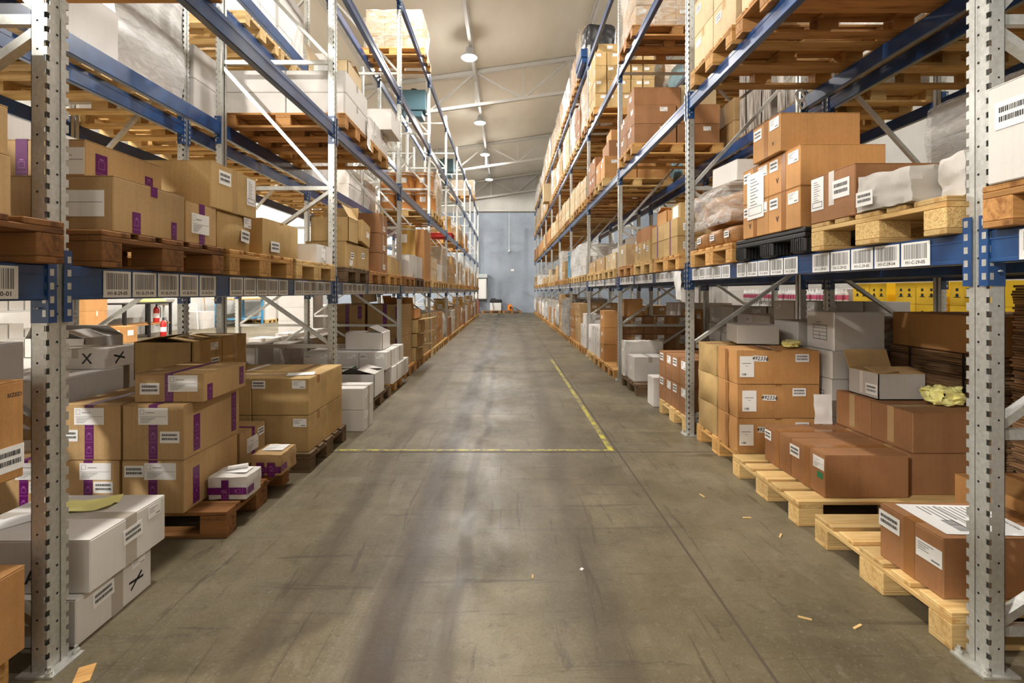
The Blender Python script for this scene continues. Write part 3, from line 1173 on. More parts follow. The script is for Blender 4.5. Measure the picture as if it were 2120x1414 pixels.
# ---------------------------------------------------------------- loads: generic builders
EDGE = {'left rack': (-1.56, -1, 'left'), 'right rack': (1.636, 1, 'right'), 'rack behind the left rack': (-2.96, -1, 'left'), 'rack behind the right rack': (2.94, 1, 'right')}


def place(rn, b, lv, s):
    Xe, sg, side = EDGE[rn]
    z = 0.0 if lv == 0 else LZ[side][lv] + .0008
    return Xe, sg, slotY(b, s), z


def where(rn, b, lv, s):
    return '%s pallet, %s, %s bay, %s' % (SLOT[s], LEV[lv], ORD[b], SHORT[rn])


def pal(rn, b, lv, s, kind='wood', near=None, dx=0.0, dy=0.0, yaw=0.0):
    Xe, sg, y, z = place(rn, b, lv, s)
    if near is None:
        near = b <= 3 and 'behind' not in rn
    nice = {'wood': 'wooden', 'pine': 'fresh pine', 'wornwood': 'worn brown', 'oldwood': 'aged brown', 'darkwood': 'dark weathered', 'chip': 'pale chip-block'}[kind]
    pallet('%s pallet, %s on %s, %s bay, %s' % (nice, SLOT[s], LEV[lv], ORD[b], SHORT[rn]), Xe + sg * dx, y + dy, z, sg, kind, near, yaw, 'pallets of the ' + rn)
    return z + PALH + .0006


LAY = {1: ['single-layer'], 2: ['lower', 'upper'], 3: ['bottom', 'middle', 'top'], 4: ['bottom', 'second', 'third', 'top'], 5: ['bottom', 'second', 'third', 'fourth', 'top'], 6: ['bottom', 'second', 'third', 'fourth', 'fifth', 'top']}
COLN = {1: [''], 2: ['near', 'far'], 3: ['near', 'centre', 'far'], 4: ['near', 'second', 'third', 'far'], 5: ['near', 'second', 'third', 'fourth', 'far']}
DEP = {1: [''], 2: ['aisle-side', 'rear'], 3: ['aisle-side', 'middle-row', 'rear'], 4: ['aisle-side', 'second-row', 'third-row', 'rear'], 5: ['aisle-side', 'second-row', 'third-row', 'fourth-row', 'rear']}
CNAME = {'tan': 'tan', 'gold': 'golden tan', 'brown': 'brown', 'red': 'red-brown', 'cream': 'pale tan', 'white': 'white', 'grey': 'off-white'}
SHORT = {'left rack': 'left rack', 'right rack': 'right rack', 'rack behind the left rack': 'rack behind left rack', 'rack behind the right rack': 'rack behind right rack'}


FAR = []      # cardboard cartons of the seventh bay and beyond, past the 300 that show largest


def grid(rn, b, lv, s, nx, ny, nz, h, mat='tan', kind='wood', tape='clear', depth=1.14, length=.78, lab=True, inset=.03, skip=(), nopal=False, dx=0.0, top=False, seedk=0, every=False):
    Xe, sg, y, z = place(rn, b, lv, s)
    z = z + PALH + .0006 if nopal else pal(rn, b, lv, s, kind, dx=dx)
    r = random.Random(hash_(rn) + b * 100 + lv * 10 + s + seedk)
    wx, wy = depth / nx, length / ny
    face = 'L' if sg > 0 else 'R'
    for k in range(nz):
        for j in range(ny):
            for i in range(nx):
                if (i, j, k) in skip or (i and j and not (top and k == nz - 1) and not every):
                    continue
                xa = Xe + sg * (inset + dx + i * wx) + r.uniform(-.004, .004)
                xb = xa + sg * (wx - .018)
                ya = y + .01 + j * wy + r.uniform(-.002, .004)
                if b >= 7 and mat not in ('white', 'grey'):
                    FAR.append((mat, min(xa, xb), max(xa, xb), ya, ya + wy - .016, z + k * h, z + k * h + h - .002))
                    continue
                lb = []
                if lab and i == 0 and b <= 6 and r.random() < .8:
                    lb.append((face, r.choice((.25, .3, .7)), .72, r.choice(('sticker', 'note', 'sticker')), {'w': min(.1, wy * .4), 'h': min(.06, h * .3)}))
                if lab and j == 0 and b <= 5 and r.random() < .9:
                    lb.append(('N', r.choice((.3, .7)), .75, 'note', {'w': min(.1, wx * .4), 'h': min(.055, h * .28)}))
                words = ' '.join(w for w in (CNAME[mat], 'carton,', LAY[nz][k], COLN[ny][j], DEP[nx][i]) if w)
                carton('%s, %s pallet, %s, %s bay, %s' % (words, SLOT[s], LEV[lv], ORD[b], SHORT[rn]), min(xa, xb), max(xa, xb), ya, ya + wy - .016, z + k * h, z + k * h + h - .002, mat,
                       yaw=r.uniform(-.45, .45), tape=tape if b <= 4 else None, labs=lb, seam=r.choice('xy'), group='cartons of the ' + rn)


def film_mesh(dx, dy, dz, matf, seed):
    def make():
        w = wob(seed, .006 if matf == 'filmw' else .018, 6)

        def fn(p):
            q = w(p)
            k = (p.z / dz)
            q.x *= 1 + .03 * math.sin(k * 9 + seed)
            q.z = max(q.z, .001)
            if p.z < .01:
                q.z = p.z
            return q
        return soft(dx, dy, dz, 14, fn, matf, 'stretch_film', open_bottom=True, round_=.12, sharp=80)
    return cached(('film', round(dx, 2), round(dy, 2), round(dz, 2), matf, seed % 4), make)


def block_mesh(nx, ny, nz, dx, dy, dz, mat):
    def make():
        mb = MB()
        mb.box(-dx / 2, dx / 2, -dy / 2, dy / 2, 0, dz, 0, c=.004)
        e, t = .0012, .003
        for k in range(1, nz):
            z = dz * k / nz
            mb.box(-dx / 2 - e, dx / 2 + e, -dy / 2 - e, dy / 2 + e, z - t, z + t, 1)
        for j in range(1, ny):
            y = -dy / 2 + dy * j / ny
            mb.box(-dx / 2 - e, dx / 2 + e, y - t, y + t, 0, dz + e, 1)
        for i in range(1, nx):
            x = -dx / 2 + dx * i / nx
            mb.box(x - t, x + t, -dy / 2 - e, dy / 2 + e, 0, dz + e, 1)
        return mb.mesh('carton_block', [mat, 'wseam' if mat in ('white', 'grey') else 'seam'])
    return cached(('block', nx, ny, nz, round(dx, 3), round(dy, 3), round(dz, 3), mat), make)


def wrap(rn, b, lv, s, dz, mat='tan', kind='wood', nx=3, ny=2, nz=4, filmk='film', dx=1.12, dy=.76, desc=None, parts=False, nopal=False, dyy=0.0):
    Xe, sg, y, z = place(rn, b, lv, s)
    z = z + PALH + .0008 if nopal else pal(rn, b, lv, s, kind) + .0002
    t = empty('wrapped_load', (Xe + sg * (.03 + dx / 2), y + .4 + dyy, z), 0, label='%s, %s pallet, %s, %s bay, %s' % (desc or 'wrapped load of %s cartons' % CNAME[mat], SLOT[s], LEV[lv], ORD[b], SHORT[rn]), cat='wrapped load', group='wrapped loads of the ' + rn)
    if parts:
        wx, wy, wz = (dx - .05) / nx, (dy - .05) / ny, (dz - .02) / nz
        for k in range(nz):
            for j in range(ny):
                for i in range(nx):
                    if (i if sg > 0 else nx - 1 - i) and j:
                        continue
                    c = ob('carton', carton_mesh(wx - .006, wy - .006, wz - .002, mat, 'y'), t, (-dx / 2 + .025 + wx * (i + .5), -dy / 2 + .025 + wy * (j + .5), wz * k))
                    if j == 0 and (i + k) % 2 == 0:
                        add_label(c, (wx - .006, wy - .006, wz - .002), ('N', .35, .7, 'note', {'w': .09, 'h': .05}))
    else:
        ob('carton_block', block_mesh(nx, ny, nz, dx - .05, dy - .05, dz - .02, mat), t)
    ob('stretch_film', film_mesh(dx, dy, dz, filmk, hash_(rn) + b * 7 + lv * 3 + s), t)
    return t


def sack(name, label, x, y, z, dx, dy, dz, mat, seed, cat='sack', group=None, yaw=0, amp=.03):
    w1, w2 = wob(seed, amp, 5), wob(seed + 5, amp * .45, 14)

    def fn(p):
        q = w2(w1(p))
        q.z = max(q.z, .0)
        if p.z < .02 * dz:
            q.z = 0
        return q
    me = cached(('sack', round(dx, 2), round(dy, 2), round(dz, 2), mat, seed), lambda: soft(dx, dy, dz, 15, fn, mat, name, round_=.75, sharp=70))
    return ob(name, me, None, (x, y, z), (0, 0, R(yaw)), label=label, cat=cat, group=group)


def drum(label, x, y, z, r, h, mat='drum', group='fibre drums', lab=True):
    def mk():
        mb = MB()
        mb.lathe([(r * .97, 0), (r, .012), (r, h * .08), (r * .985, h * .1), (r * .985, h * .86), (r * 1.01, h * .88), (r * 1.01, h), (r * .93, h + .004), (r * .9, h - .01)], 32)
        return mb.mesh('drum', mat, True)
    o = ob('fibre_drum', cached(('drum', r, h, mat), mk), None, (x, y, z), label=label, cat='drum', group=group)
    def mk2():
        mb = MB()
        for z0 in (h * .03, h * .87):
            mb.lathe([(r * 1.012, z0), (r * 1.02, z0 + .008), (r * 1.012, z0 + .022)], 32, cap=False)
        return mb.mesh('drum_ring', 'steel', True)
    ob('rim_ring', cached(('ring', r, h), mk2), o)
    if lab:
        def mk3():
            mb = MB()
            n = 6
            vs = [((r + .0025) * math.cos(a), (r + .0025) * math.sin(a), zz) for zz in (h * .45, h * .72) for a in [-1.9 + i * .13 for i in range(n)]]
            mb.add(vs, [(i, i + 1, n + i + 1, n + i) for i in range(n - 1)])
            return mb.mesh('drum_label', 'paper')
        ob('drum_label', cached(('dlab', r, h), mk3), o)
    return o


def paper(name, label, mt, w, h, mat='paper', seed=1, curl=.02, cat='paper', n=8, parent=None):
    mb = MB()
    off = Vector((seed * 3.7, seed * 1.3, 0))
    vs, fs = [], []
    for zt in (0, .0006):
        for j in range(n + 1):
            for i in range(n + 1):
                p = Vector((-w / 2 + w * i / n, -h / 2 + h * j / n, 0))
                vs.append((p.x, p.y, abs(noise.noise(p * 9 + off)) * curl + zt))
    q = (n + 1) ** 2
    for j in range(n):
        for i in range(n):
            a = j * (n + 1) + i
            fs.append((a, a + 1, a + n + 2, a + n + 1))
            fs.append((q + a, q + a + n + 1, q + a + n + 2, q + a + 1)[::-1])
    mb.add(vs, fs)
    o = ob(name, mb.mesh(name, mat, True, 80), parent, mw=mt, label=label, cat=cat)
    return o


def crumple(name, label, x, y, z, dx, dy, dz, mat, seed, cat):
    off = Vector((seed * 2.3, seed, 0))

    def fn(p):
        k = noise.noise_vector(p * 18 + off) * .22 + noise.noise_vector(p * 45 + off) * .2
        q = p + Vector((k.x * dx, k.y * dy, abs(k.z) * dz * 1.2))
        q.z = max(0.0, q.z)
        return q
    return ob(name, soft(dx, dy, dz, 6, fn, mat, name, round_=.6, sharp=15), None, (x, y, z), (0, 0, seed), label=label, cat=cat)


def slab_bundle(name, label, x0, x1, y0, y1, z0, z1, mat='sheets', n=None, strap=True, cat='sheet bundle', wrapf=None):
    n = n or max(4, int((z1 - z0) / .016))
    r = random.Random(int(x0 * 50 + y0 * 9))
    t = empty(name, ((x0 + x1) / 2, (y0 + y1) / 2, z0), label=label, cat=cat)
    mb = MB()
    dx, dy, h = x1 - x0, y1 - y0, (z1 - z0) / n
    for i in range(n):
        a, b_ = r.uniform(-.012, .012), r.uniform(-.012, .012)
        mb.box(-dx / 2 + a, dx / 2 + a, -dy / 2 + b_, dy / 2 + b_, i * h, i * h + h * .93, c=.003)
    ob('sheet_stack', mb.mesh('sheet_stack', mat), t, kind='stuff')
    if strap:
        s = MB()
        for yy in (-dy * .25, dy * .25):
            s.box(-dx / 2 - .016, -dx / 2 - .014, yy - .008, yy + .008, 0, z1 - z0 + .003)
            s.box(-dx / 2 - .016, dx / 2 + .016, yy - .008, yy + .008, z1 - z0 + .002, z1 - z0 + .004)
        ob('strap', s.mesh('strap', 'blackplastic'), t)
    if wrapf:
        ob('stretch_film', film_mesh(dx + .06, dy + .06, z1 - z0 + .03, wrapf, 3), t)
    return t


L_, R_, BL, BR = 'left rack', 'right rack', 'rack behind the left rack', 'rack behind the right rack'

# ================================================================ LEFT RACK, floor, first bay
carton('large white carton with brown tape and barcode, on top at foot of first left post', -2.16, -1.60, 1.845, 2.26, .184, .389, 'white', yaw=.8, seam='x', tape='clear', drop=.2, tw=.06,
       labs=[('R', .52, .62, 'sticker', {'rot': .05}), ('R', .83, .80, 'note', {'w': .08, 'h': .05}), ('N', .47, .3, 'ink', {'t': 'ADRA', 'w': .3, 'h': .075})])
carton('white carton with a handwritten cross, on the floor under a larger white carton', -2.16, -1.625, 1.81, 2.205, .0005, .182, 'white', yaw=1.2, seam='x', tape='clear', drop=.18, tw=.06,
       labs=[('R', .32, .70, 'sticker', {'rot': .05}), ('R', .8, .84, 'note', {'w': .08, 'h': .04}), ('N', .47, .4, 'ink', {'t': 'ADRA', 'w': .3, 'h': .075}),
             ('R', .78, .42, 'ink', {'t': '\\', 'w': .1, 'h': .11, 'rot': 1.2}), ('R', .78, .42, 'ink', {'t': '\\', 'w': .1, 'h': .11, 'rot': 2.0})])
mt = Matrix.Translation((-1.86, 2.13, .3905)) @ Matrix.Rotation(.3, 4, 'Z')
paper('plastic_sleeve', 'crumpled yellow plastic sleeve lying on large white carton', mt, .24, .12, 'yellowpaper', 3, .035, 'sleeve')
mt = Matrix.Translation((-2.02, 2.02, .3905)) @ Matrix.Rotation(.9, 4, 'Z')
paper('delivery_note', 'white delivery note lying on large white carton behind the post', mt, .16, .11, 'paper', 5, .012, 'note')
# pallet with purple-taped cartons
pallet('brown pallet on the floor carrying the purple-taped cartons, front left', -1.535, 2.625, 0, -1, 'wornwood', True, 1.5, 'pallets of the left rack')
PUR = [('N', .43, .80, 'address', {'w': .17, 'h': .09}), ('N', .73, .42, 'sticker')]
ps = [('R', .2, .42, .055, .2, 'purple'), ('R', .88, .5, .05, .24, 'purple')]
zc = PALH + .0008
for i, (xa, xb) in enumerate(((-2.075, -1.742), (-2.42, -2.09), (-2.765, -2.435))):
    nm = ['aisle-side', 'middle', 'rear'][i]
    carton('purple-taped tan carton, lower layer, %s one, on the front left pallet' % nm, xa, xb, 2.60, 3.12, zc, .43, 'tan', yaw=.3 - i * .4, tape='purple', drop=.28, tw=.047,
           labs=[('N', .62, .80, 'address', {'w': .17, 'h': .09}), ('N', .2 if i == 0 else .75, .8 if i == 0 else .5, 'sticker')], strips=ps[:1] if i == 0 else (), group='purple-taped cartons')
    if i < 2:
        carton('purple-taped tan carton, upper layer, %s one, on the front left pallet' % nm, xa + .005, xb + .005, 2.60, 3.13, .432, .729, 'tan', yaw=-.4 + i * .5, tape='purple', drop=.29, tw=.047,
               labs=[('N', .50, .80, 'address', {'w': .16, 'h': .09}), ('N', .77 if i == 0 else .16, .42 if i == 0 else .45, 'sticker')], strips=ps if i == 0 else (), group='purple-taped cartons')
carton('flat purple-taped tan carton topmost of the front left purple-taped stack', -2.055, -1.68, 2.66, 3.11, .731, .888, 'tan', yaw=1.5, tape='purple', drop=.155, tw=.045,
       labs=[('N', .70, .66, 'address', {'w': .16, 'h': .09}), ('N', .22, .48, 'sticker')], strips=[('R', .13, .3, .05, .09, 'purple'), ('R', .88, .52, .05, .11, 'purple')], group='purple-taped cartons')
carton('small tan carton with address label, purple tape on top, behind white parcel', -2.06, -1.785, 3.23, 3.56, zc, .388, 'tan', seam='x', tape='purple', drop=.24, tw=.04,
       labs=[('R', .48, .55, 'address', {'w': .15, 'h': .1}), ('R', .82, .78, 'sticker', {'w': .09, 'h': .055})], strips=[('N', .75, .5, .05, .2, 'purple')])


def parcel(label, x0, x1, y0, y1, z0, dz, mat, seed, yaw, purple, flapped):
    dx, dy = x1 - x0, y1 - y0
    w = wob(seed, .006, 16)

    def fn(p):
        q = w(p)
        if p.z < .001:
            q.z = 0
        return q
    o = ob('small_parcel', soft(dx, dy, dz, 9, fn, mat, 'parcel', round_=.1, sharp=35), None, ((x0 + x1) / 2, (y0 + y1) / 2, z0), (0, 0, R(yaw)), label=label, cat='parcel', group='wrapped parcels')
    d = (dx + .008, dy + .008, dz)
    for sp in purple:
        ob('purple_tape', tape_mesh('purple', sp[3], [(face_matrix(sp[0], d, sp[1], sp[2], sp[5] if len(sp) > 5 else 0, .003), sp[4])]), o)
    ob('address_label', label_mesh('address', dx * .7, dy * .55), o, mw=face_matrix('T', d, .5, .6, 0, .005))
    if flapped:
        mb = MB()
        mb.tube([(-.05, .01, dz + .016), (.05, .05, dz + .02)], .013, 10)
        ob('curled_label', mb.mesh('curled_label', 'paper', True), o)
    return o


parcel('small white paper-wrapped parcel with crossed purple tape on pallet edge', -1.72, -1.50, 2.775, 2.95, zc, .13, 'white', 4, 2, [('N', .5, .40, .040, .22, R(90)), ('N', .45, .4, .04, .125), ('R', .2, .40, .04, .07, R(90))], True)
parcel('small brown paper-wrapped parcel with purple tape on pallet edge', -1.66, -1.465, 3.13, 3.36, zc, .138, 'tan', 9, 1, [('N', .32, .32, .05, .09), ('N', .66, .32, .05, .09), ('N', .5, .3, .04, .19, R(90)), ('R', .12, .4, .04, .08, R(90))], False)
# pallet with big brown cartons
pallet('dark pallet on floor under the big golden cartons, beside second left post', -1.455, 3.57, 0, -1, 'darkwood', True, 0, 'pallets of the left rack')
for k in range(2):
    for j in range(2):
        for i in range(3):
            if i and j and k == 0:
                continue
            xb = -1.476 - i * .432
            ya = 3.60 + j * .36
            lb = []
            if j == 0 and i == 0:
                lb = [('N', .12, .84, 'sticker', {'w': .10, 'h': .06}), ('N', .82, .84, 'note')] if k else [('N', .84, .8, 'note')]
            carton('big golden carton, %s layer, %s %s, beside second left post' % (['lower', 'upper'][k], ['near', 'far'][j], ['aisle-side', 'middle', 'rear'][i]), xb - .428, xb, ya, ya + .355, zc + k * .274, zc + k * .274 + .272, 'gold',
                   yaw=rng.uniform(-.4, .4), seam='x' if j == 0 else 'y', tape='brown', drop=.06, labs=lb, group='big golden cartons')
mt = Matrix.Translation((-1.62, 3.8, .6935)) @ Matrix.Rotation(.3, 4, 'Z')
paper('document', 'white sheet of paper on top of the big golden cartons', mt, .2, .14, 'paper', 8, .006, 'paper')
zt = zc + .55
open_carton('tan carton with partly open top flaps, behind flat purple-taped carton', -2.72, -2.30, 3.52, 3.90, zt, zt + .275, 'gold', flaps=(12, 9, None, 5), labs=[('R', .72, .8, 'note'), ('R', .75, .36, 'sticker')])
carton('tan carton with clear tape, at far side of open-flap carton', -2.70, -2.30, 3.905, 4.26, zt, zt + .28, 'gold', tape='clear', drop=.2, seam='x')

# ================================================================ LEFT RACK, bay before the first post
pal(L_, 0, 1, 2, 'wornwood', dy=.153, dx=-.028)
z1 = LZ['left'][1] + PALH + .0016
carton('tan carton low on first shelf left of the first post', -2.05, -1.60, 1.10, 1.56, z1, z1 + .20, 'tan', tape='brown')
carton('tan carton behind the first left post, next to low tan carton', -2.35, -1.76, 1.57, 1.655, z1, z1 + .19, 'tan', tape=None)
carton('tan carton with purple label, second layer left of first post', -2.1, -1.62, 1.12, 1.57, z1 + .202, z1 + .36, 'tan', tape='purple', seam='x', drop=.1)
carton('large tan carton topmost on first shelf left of first post', -2.2, -1.68, 1.0, 1.60, z1 + .362, z1 + .66, 'gold', tape='brown')
pal(L_, 0, 0, 2, 'wood', dy=.12, dx=.13)
carton('brown carton on pallet at the bottom left, nearest the camera', -2.2, -1.615, 1.05, 1.62, zc, .425, 'brown', tape='brown')
carton('plain carton set back between the two brown cartons at far left', -2.3, -1.85, .95, 1.55, .427, .73, 'brown', tape=None)
carton('brown carton with white strap, barcode and handwriting, upper one at far left', -2.15, -1.60, 1.08, 1.60, .732, 1.05, 'brown', tape='white', tw=.03, seam='x', drop=.01,
       labs=[('R', .90, .22, 'sticker', {'w': .1, 'h': .08}), ('R', .94, .86, 'ink', {'t': 'SIZED', 'w': .06, 'h': .018})], strips=[('R', .5, .5, .025, .5, 'white')])

# ================================================================ LEFT RACK, first shelf, first bay
for s, kd in enumerate(('wornwood', 'wood', 'pine')):
    pal(L_, 1, 1, s, kd, dy=.06)
carton('long tan carton with ruled label and purple tape, beside the first left post', -2.12, -1.565, 1.92, 2.345, z1, z1 + .222, 'tan', tape='purple', drop=.222, tw=.05, seam='y',
       labs=[('N', .80, .5, 'half', {'w': .15, 'h': .105})], strips=[('R', .28, .22, .045, .09, 'purple'), ('R', .82, .2, .035, .08, 'purple'), ('R', .52, .9, .04, .045, 'purple')])
carton('small tan carton with centred white label between two tan cartons', -1.98, -1.565, 2.352, 2.60, z1, z1 + .205, 'tan', tape='purple', drop=.205, tw=.045, seam='x', labs=[('R', .45, .5, 'address', {'w': .14, 'h': .10})])
carton('tan carton set on the long tan carton, with white label', -2.25, -1.73, 1.98, 2.42, z1 + .224, z1 + .385, 'tan', tape='purple', drop=.15, seam='y',
       labs=[('N', .86, .45, 'half', {'w': .14, 'h': .11, 't': 'Medica'})], strips=[('R', .18, .45, .06, .09, 'purple'), ('R', .8, .3, .05, .08, 'purple')])
carton('bulging tan carton lower one under large tan carton, first left shelf', -2.0, -1.58, 2.628, 2.955, z1, z1 + .205, 'gold', tape='clear', drop=.2, seam='x', bulge=.02, labs=[('R', .72, .42, 'sticker', {'w': .09, 'h': .07, 'rot': -.1}), ('R', .86, .84, 'note', {'w': .08, 'h': .06})])
carton('large tan carton with barcode and packing sheet, topmost on first left shelf', -1.96, -1.56, 2.55, 3.0, z1 + .207, z1 + .455, 'gold', tape='clear', drop=.25, seam='x', yaw=-1,
       labs=[('R', .28, .72, 'sticker', {'w': .11, 'h': .075}), ('R', .86, .62, 'sheet', {'w': .09, 'h': .16})])
carton('square tan carton standing alone beside small white carton, first left shelf', -2.0, -1.57, 3.10, 3.62, z1, z1 + .235, 'gold', tape='clear', drop=.22, seam='x', bulge=.012, labs=[('R', .27, .25, 'sticker', {'w': .12, 'h': .07})])
carton('small white carton beside second left post on first shelf', -2.0, -1.57, 3.98, 4.34, z1, z1 + .155, 'white', tape='clear', drop=.15, seam='x', labs=[('R', .4, .5, 'card', {'w': .09, 'h': .1})])

# ================================================================ LEFT RACK, second shelf and above
pal(L_, 1, 2, 0, 'wood', dy=.05)
carton('white carton on the high pallet above first left post', -2.6, -1.6, 1.9, 2.58, LZ['left'][2] + PALH + .0016, LZ['left'][2] + PALH + .3, 'white')
pal(L_, 2, 2, 0, 'oldwood', dy=.05)
z2 = LZ['left'][2] + PALH + .0016
for k in range(2):
    for i, (xa, xb) in enumerate(((-2.15, -1.57), (-2.74, -2.16))):
        carton('long white carton, %s layer, %s, on second shelf beyond second left post' % (['lower', 'upper'][k], ['aisle-side', 'rear'][i]), xa, xb, 4.70, 5.42, z2 + k * .215, z2 + k * .215 + .213, 'white', seam='x', tape='clear', group='long white cartons')
open_carton('tan carton with white label on top of the long white cartons', -2.0, -1.6, 4.85, 5.3, z2 + .43, z2 + .6, 'cream', flaps=(100, None, 20, 20), labs=[('N', .4, .5, 'sheet', {'w': .2, 'h': .14})])
pal(L_, 2, 2, 1, 'wood', dx=-.02)
for j in range(2):
    carton('white carton with lettering, %s one, second pallet of second left shelf' % ['near', 'far'][j], -2.3, -1.555, 5.48 + j * .4, 5.87 + j * .4, z2, z2 + .26, 'white', seam='x', tape='clear', labs=[('R', .5, .5, 'note')], group='lettered white cartons')
carton('small white carton jutting over the aisle from second left shelf', -1.85, -1.42, 5.92, 6.4, z2 + .262, z2 + .52, 'white', seam='x', tape='clear')
mt = Matrix(((0, 0, 1, -1.55), (1, 0, 0, 5.44), (0, 1, 0, z2 + .03), (0, 0, 0, 1)))
paper('loose_sheet', 'white printed sheet hanging from the white cartons on second left shelf', mt, .2, .34, 'paper', 4, .03, 'paper')
for i in range(3):
    for j in range(2):
        for k in range(2):
            if (i == 2 and j == 1) or (j == 1 and k == 1 and i == 0):
                continue
            if k == 0 and i == 0 and j == 0:
                pal(L_, 4, 2, 0, 'pine')
            drum('brown fibre drum, %s tier, %s %s, on second left shelf' % (['lower', 'upper'][k], ['near', 'far'][j], ['aisle-side', 'middle', 'rear'][i]), -1.79 - i * .4, 10.42 + j * .4, z2 + k * .405, .19, .40, group='brown fibre drums')
wrap(L_, 4, 2, 1, 1.05, 'cream', nx=2, ny=2, nz=3, desc='tall film-wrapped load of pale sacks')
wrap(L_, 3, 4, 2, .74, 'tan', 'wood', 3, 2, 3, desc='film-wrapped carton load standing alone', parts=True)
wrap(L_, 8, 4, 2, .75, 'cream', desc='film-wrapped drum load high up')
wrap(L_, 6, 2, 1, .6, 'tan')
grid(L_, 6, 2, 0, 2, 2, 1, .35, 'tan')
grid(L_, 7, 2, 0, 2, 2, 2, .25, 'brown')

# ---- left rack, first shelf, second bay onwards
for s, kd in enumerate(('darkwood', 'oldwood', 'wood')):
    pal(L_, 2, 1, s, kd, dy=.05)
carton('tan carton lower one just beyond second left post, first shelf', -1.96, -1.57, 4.69, 5.03, z1, z1 + .25, 'gold', tape='clear', drop=.2, seam='x', labs=[('R', .6, .5, 'sticker'), ('R', .5, .2, 'note')])
carton('tan carton second along the first shelf beyond second left post', -1.96, -1.57, 5.04, 5.48, z1, z1 + .245, 'gold', tape='clear', drop=.2, seam='x', labs=[('R', .5, .6, 'sticker')])
open_carton('tan carton with open flap, upper one beyond second left post', -1.92, -1.55, 4.72, 5.02, z1 + .252, z1 + .49, 'gold', flaps=(None, 60, None, 100))
carton('tilted tan carton leaning on the open-flap carton, first left shelf', -1.86, -1.55, 5.14, 5.44, z1 + .275, z1 + .515, 'gold', tape='clear', drop=.2, seam='x', tilt=(-9, 0), labs=[('R', .7, .5, 'note')])
for k in range(3):
    carton('long red-brown carton, %s of the stack of three on first left shelf' % LAY[3][k], -2.12 + .15 * (k < 2), -1.57, 5.92, 6.32, z1 + k * .242, z1 + k * .242 + .24, 'red', tape='clear', drop=.2, seam='x', labs=[('R', .6, .3, 'sticker')], group='red-brown stack')
carton('small tan carton next to red-brown stack on first left shelf', -1.95, -1.57, 6.34, 6.80, z1, z1 + .235, 'gold', seam='x', tape='clear', drop=.2)
carton('small tan carton beside third left post on first shelf', -1.95, -1.57, 6.84, 7.12, z1, z1 + .2, 'gold', seam='x', tape='clear', drop=.2)
for s, kd in enumerate(('oldwood', 'darkwood', 'wood')):
    pal(L_, 3, 1, s, kd)
carton('low white carton just beyond third left post, first shelf', -2.0, -1.6, 7.5, 7.85, z1, z1 + .26, 'white', tape='clear')
carton('low white carton second beyond third left post, first shelf', -2.0, -1.6, 7.9, 8.2, z1, z1 + .36, 'white', tape='clear')
carton('white carton carrying the ochre drum on first left shelf', -2.1, -1.58, 8.45, 9.0, z1, z1 + .38, 'grey', tape='clear')
drum('tall ochre drum with steel rims on first left shelf', -1.83, 8.72, z1 + .381, .17, .55, 'ochre')
drum('tall ochre drum behind the white cartons, first left shelf', -2.25, 8.2, z1, .2, .85, 'ochre')
carton('tall brown carton on first left shelf beyond the ochre drum', -2.1, -1.58, 9.2, 9.95, z1, z1 + .95, 'brown', tape='clear', drop=.3)
grid(L_, 4, 1, 0, 1, 2, 2, .25, 'cream', 'pine', depth=.5)
grid(L_, 4, 1, 1, 1, 2, 1, .4, 'white', 'pine', depth=.5)
wrap(L_, 4, 1, 2, .9, 'cream', 'pine')
grid(L_, 5, 1, 0, 1, 2, 2, .26, 'tan', 'pine', depth=.5)
grid(L_, 5, 1, 1, 1, 1, 3, .26, 'tan', 'pine', depth=.5)
sack('white_sack', 'lumpy white sack on first shelf, fifth bay of left rack', -1.85, slotY(5, 2) + .4, pal(L_, 5, 1, 2, 'pine'), .5, .6, .35, 'whitebag', 4)
for b in (6, 7, 8, 9):
    for s in range(3):
        c = (b * 3 + s) % 4
        if c == 0:
            sack('white_sack', 'lumpy white sack on %s' % where(L_, b, 1, s), -1.9, slotY(b, s) + .4, pal(L_, b, 1, s, 'wood'), .55, .65, .4, 'whitebag', b + s)
        elif c == 1:
            grid(L_, b, 1, s, 1, 2, 2, .25, 'tan', depth=.5)
        elif c == 2:
            drum('ochre drum on ' + where(L_, b, 1, s), -1.85, slotY(b, s) + .4, pal(L_, b, 1, s, 'wood'), .22, .6, 'ochre')
        else:
            wrap(L_, b, 1, s, .8, 'cream')
o = MB()
o.box(-.02, 1.15, -.38, .38, 0, .03, c=.005)
for yy in (-.36, 0, .32):
    o.box(0, 1.13, yy, yy + .06, -.089, 0, c=.004)
ob('red_tray', o.mesh('red_tray', 'redpaint'), None, (-2.73, slotY(5, 1) + .4, LZ['left'][2] + .09), label='red plastic tray pallet on second shelf, fifth bay of left rack', cat='tray')
drum('ochre drum on the red plastic tray pallet', -1.86, slotY(5, 1) + .4, LZ['left'][2] + .12, .2, .5, 'ochre')

# ---- left rack, floor, second bay onwards
for k in range(2):
    carton('white carton, %s of two standing on the bare floor beyond golden cartons' % ['lower', 'upper'][k], -1.95, -1.372, 4.62, 4.95, .0005 + k * .206, .206 + k * .206, 'white', seam='x', tape='clear', drop=.2, tw=.07, labs=[('R', .25, .7, 'note')], group='white pair on the floor')
pallet('dark pallet on floor under white cartons, beyond the two on bare floor', -1.50, 5.38, 0, -1, 'darkwood', True, 0, 'pallets of the left rack')
open_carton('white carton with loose open lid on dark pallet beyond second left post', -2.05, -1.49, 5.42, 5.85, zc, .41, 'white', flaps=(8, 14, None, 10), inner='grey')
carton('white carton behind the one with the loose lid, dark pallet', -2.6, -2.08, 5.42, 5.95, zc, .40, 'white', tape='clear')
pallet('wooden pallet on floor under the double layer of white cartons', -1.52, 6.2, 0, -1, 'wood', True, 0, 'pallets of the left rack')
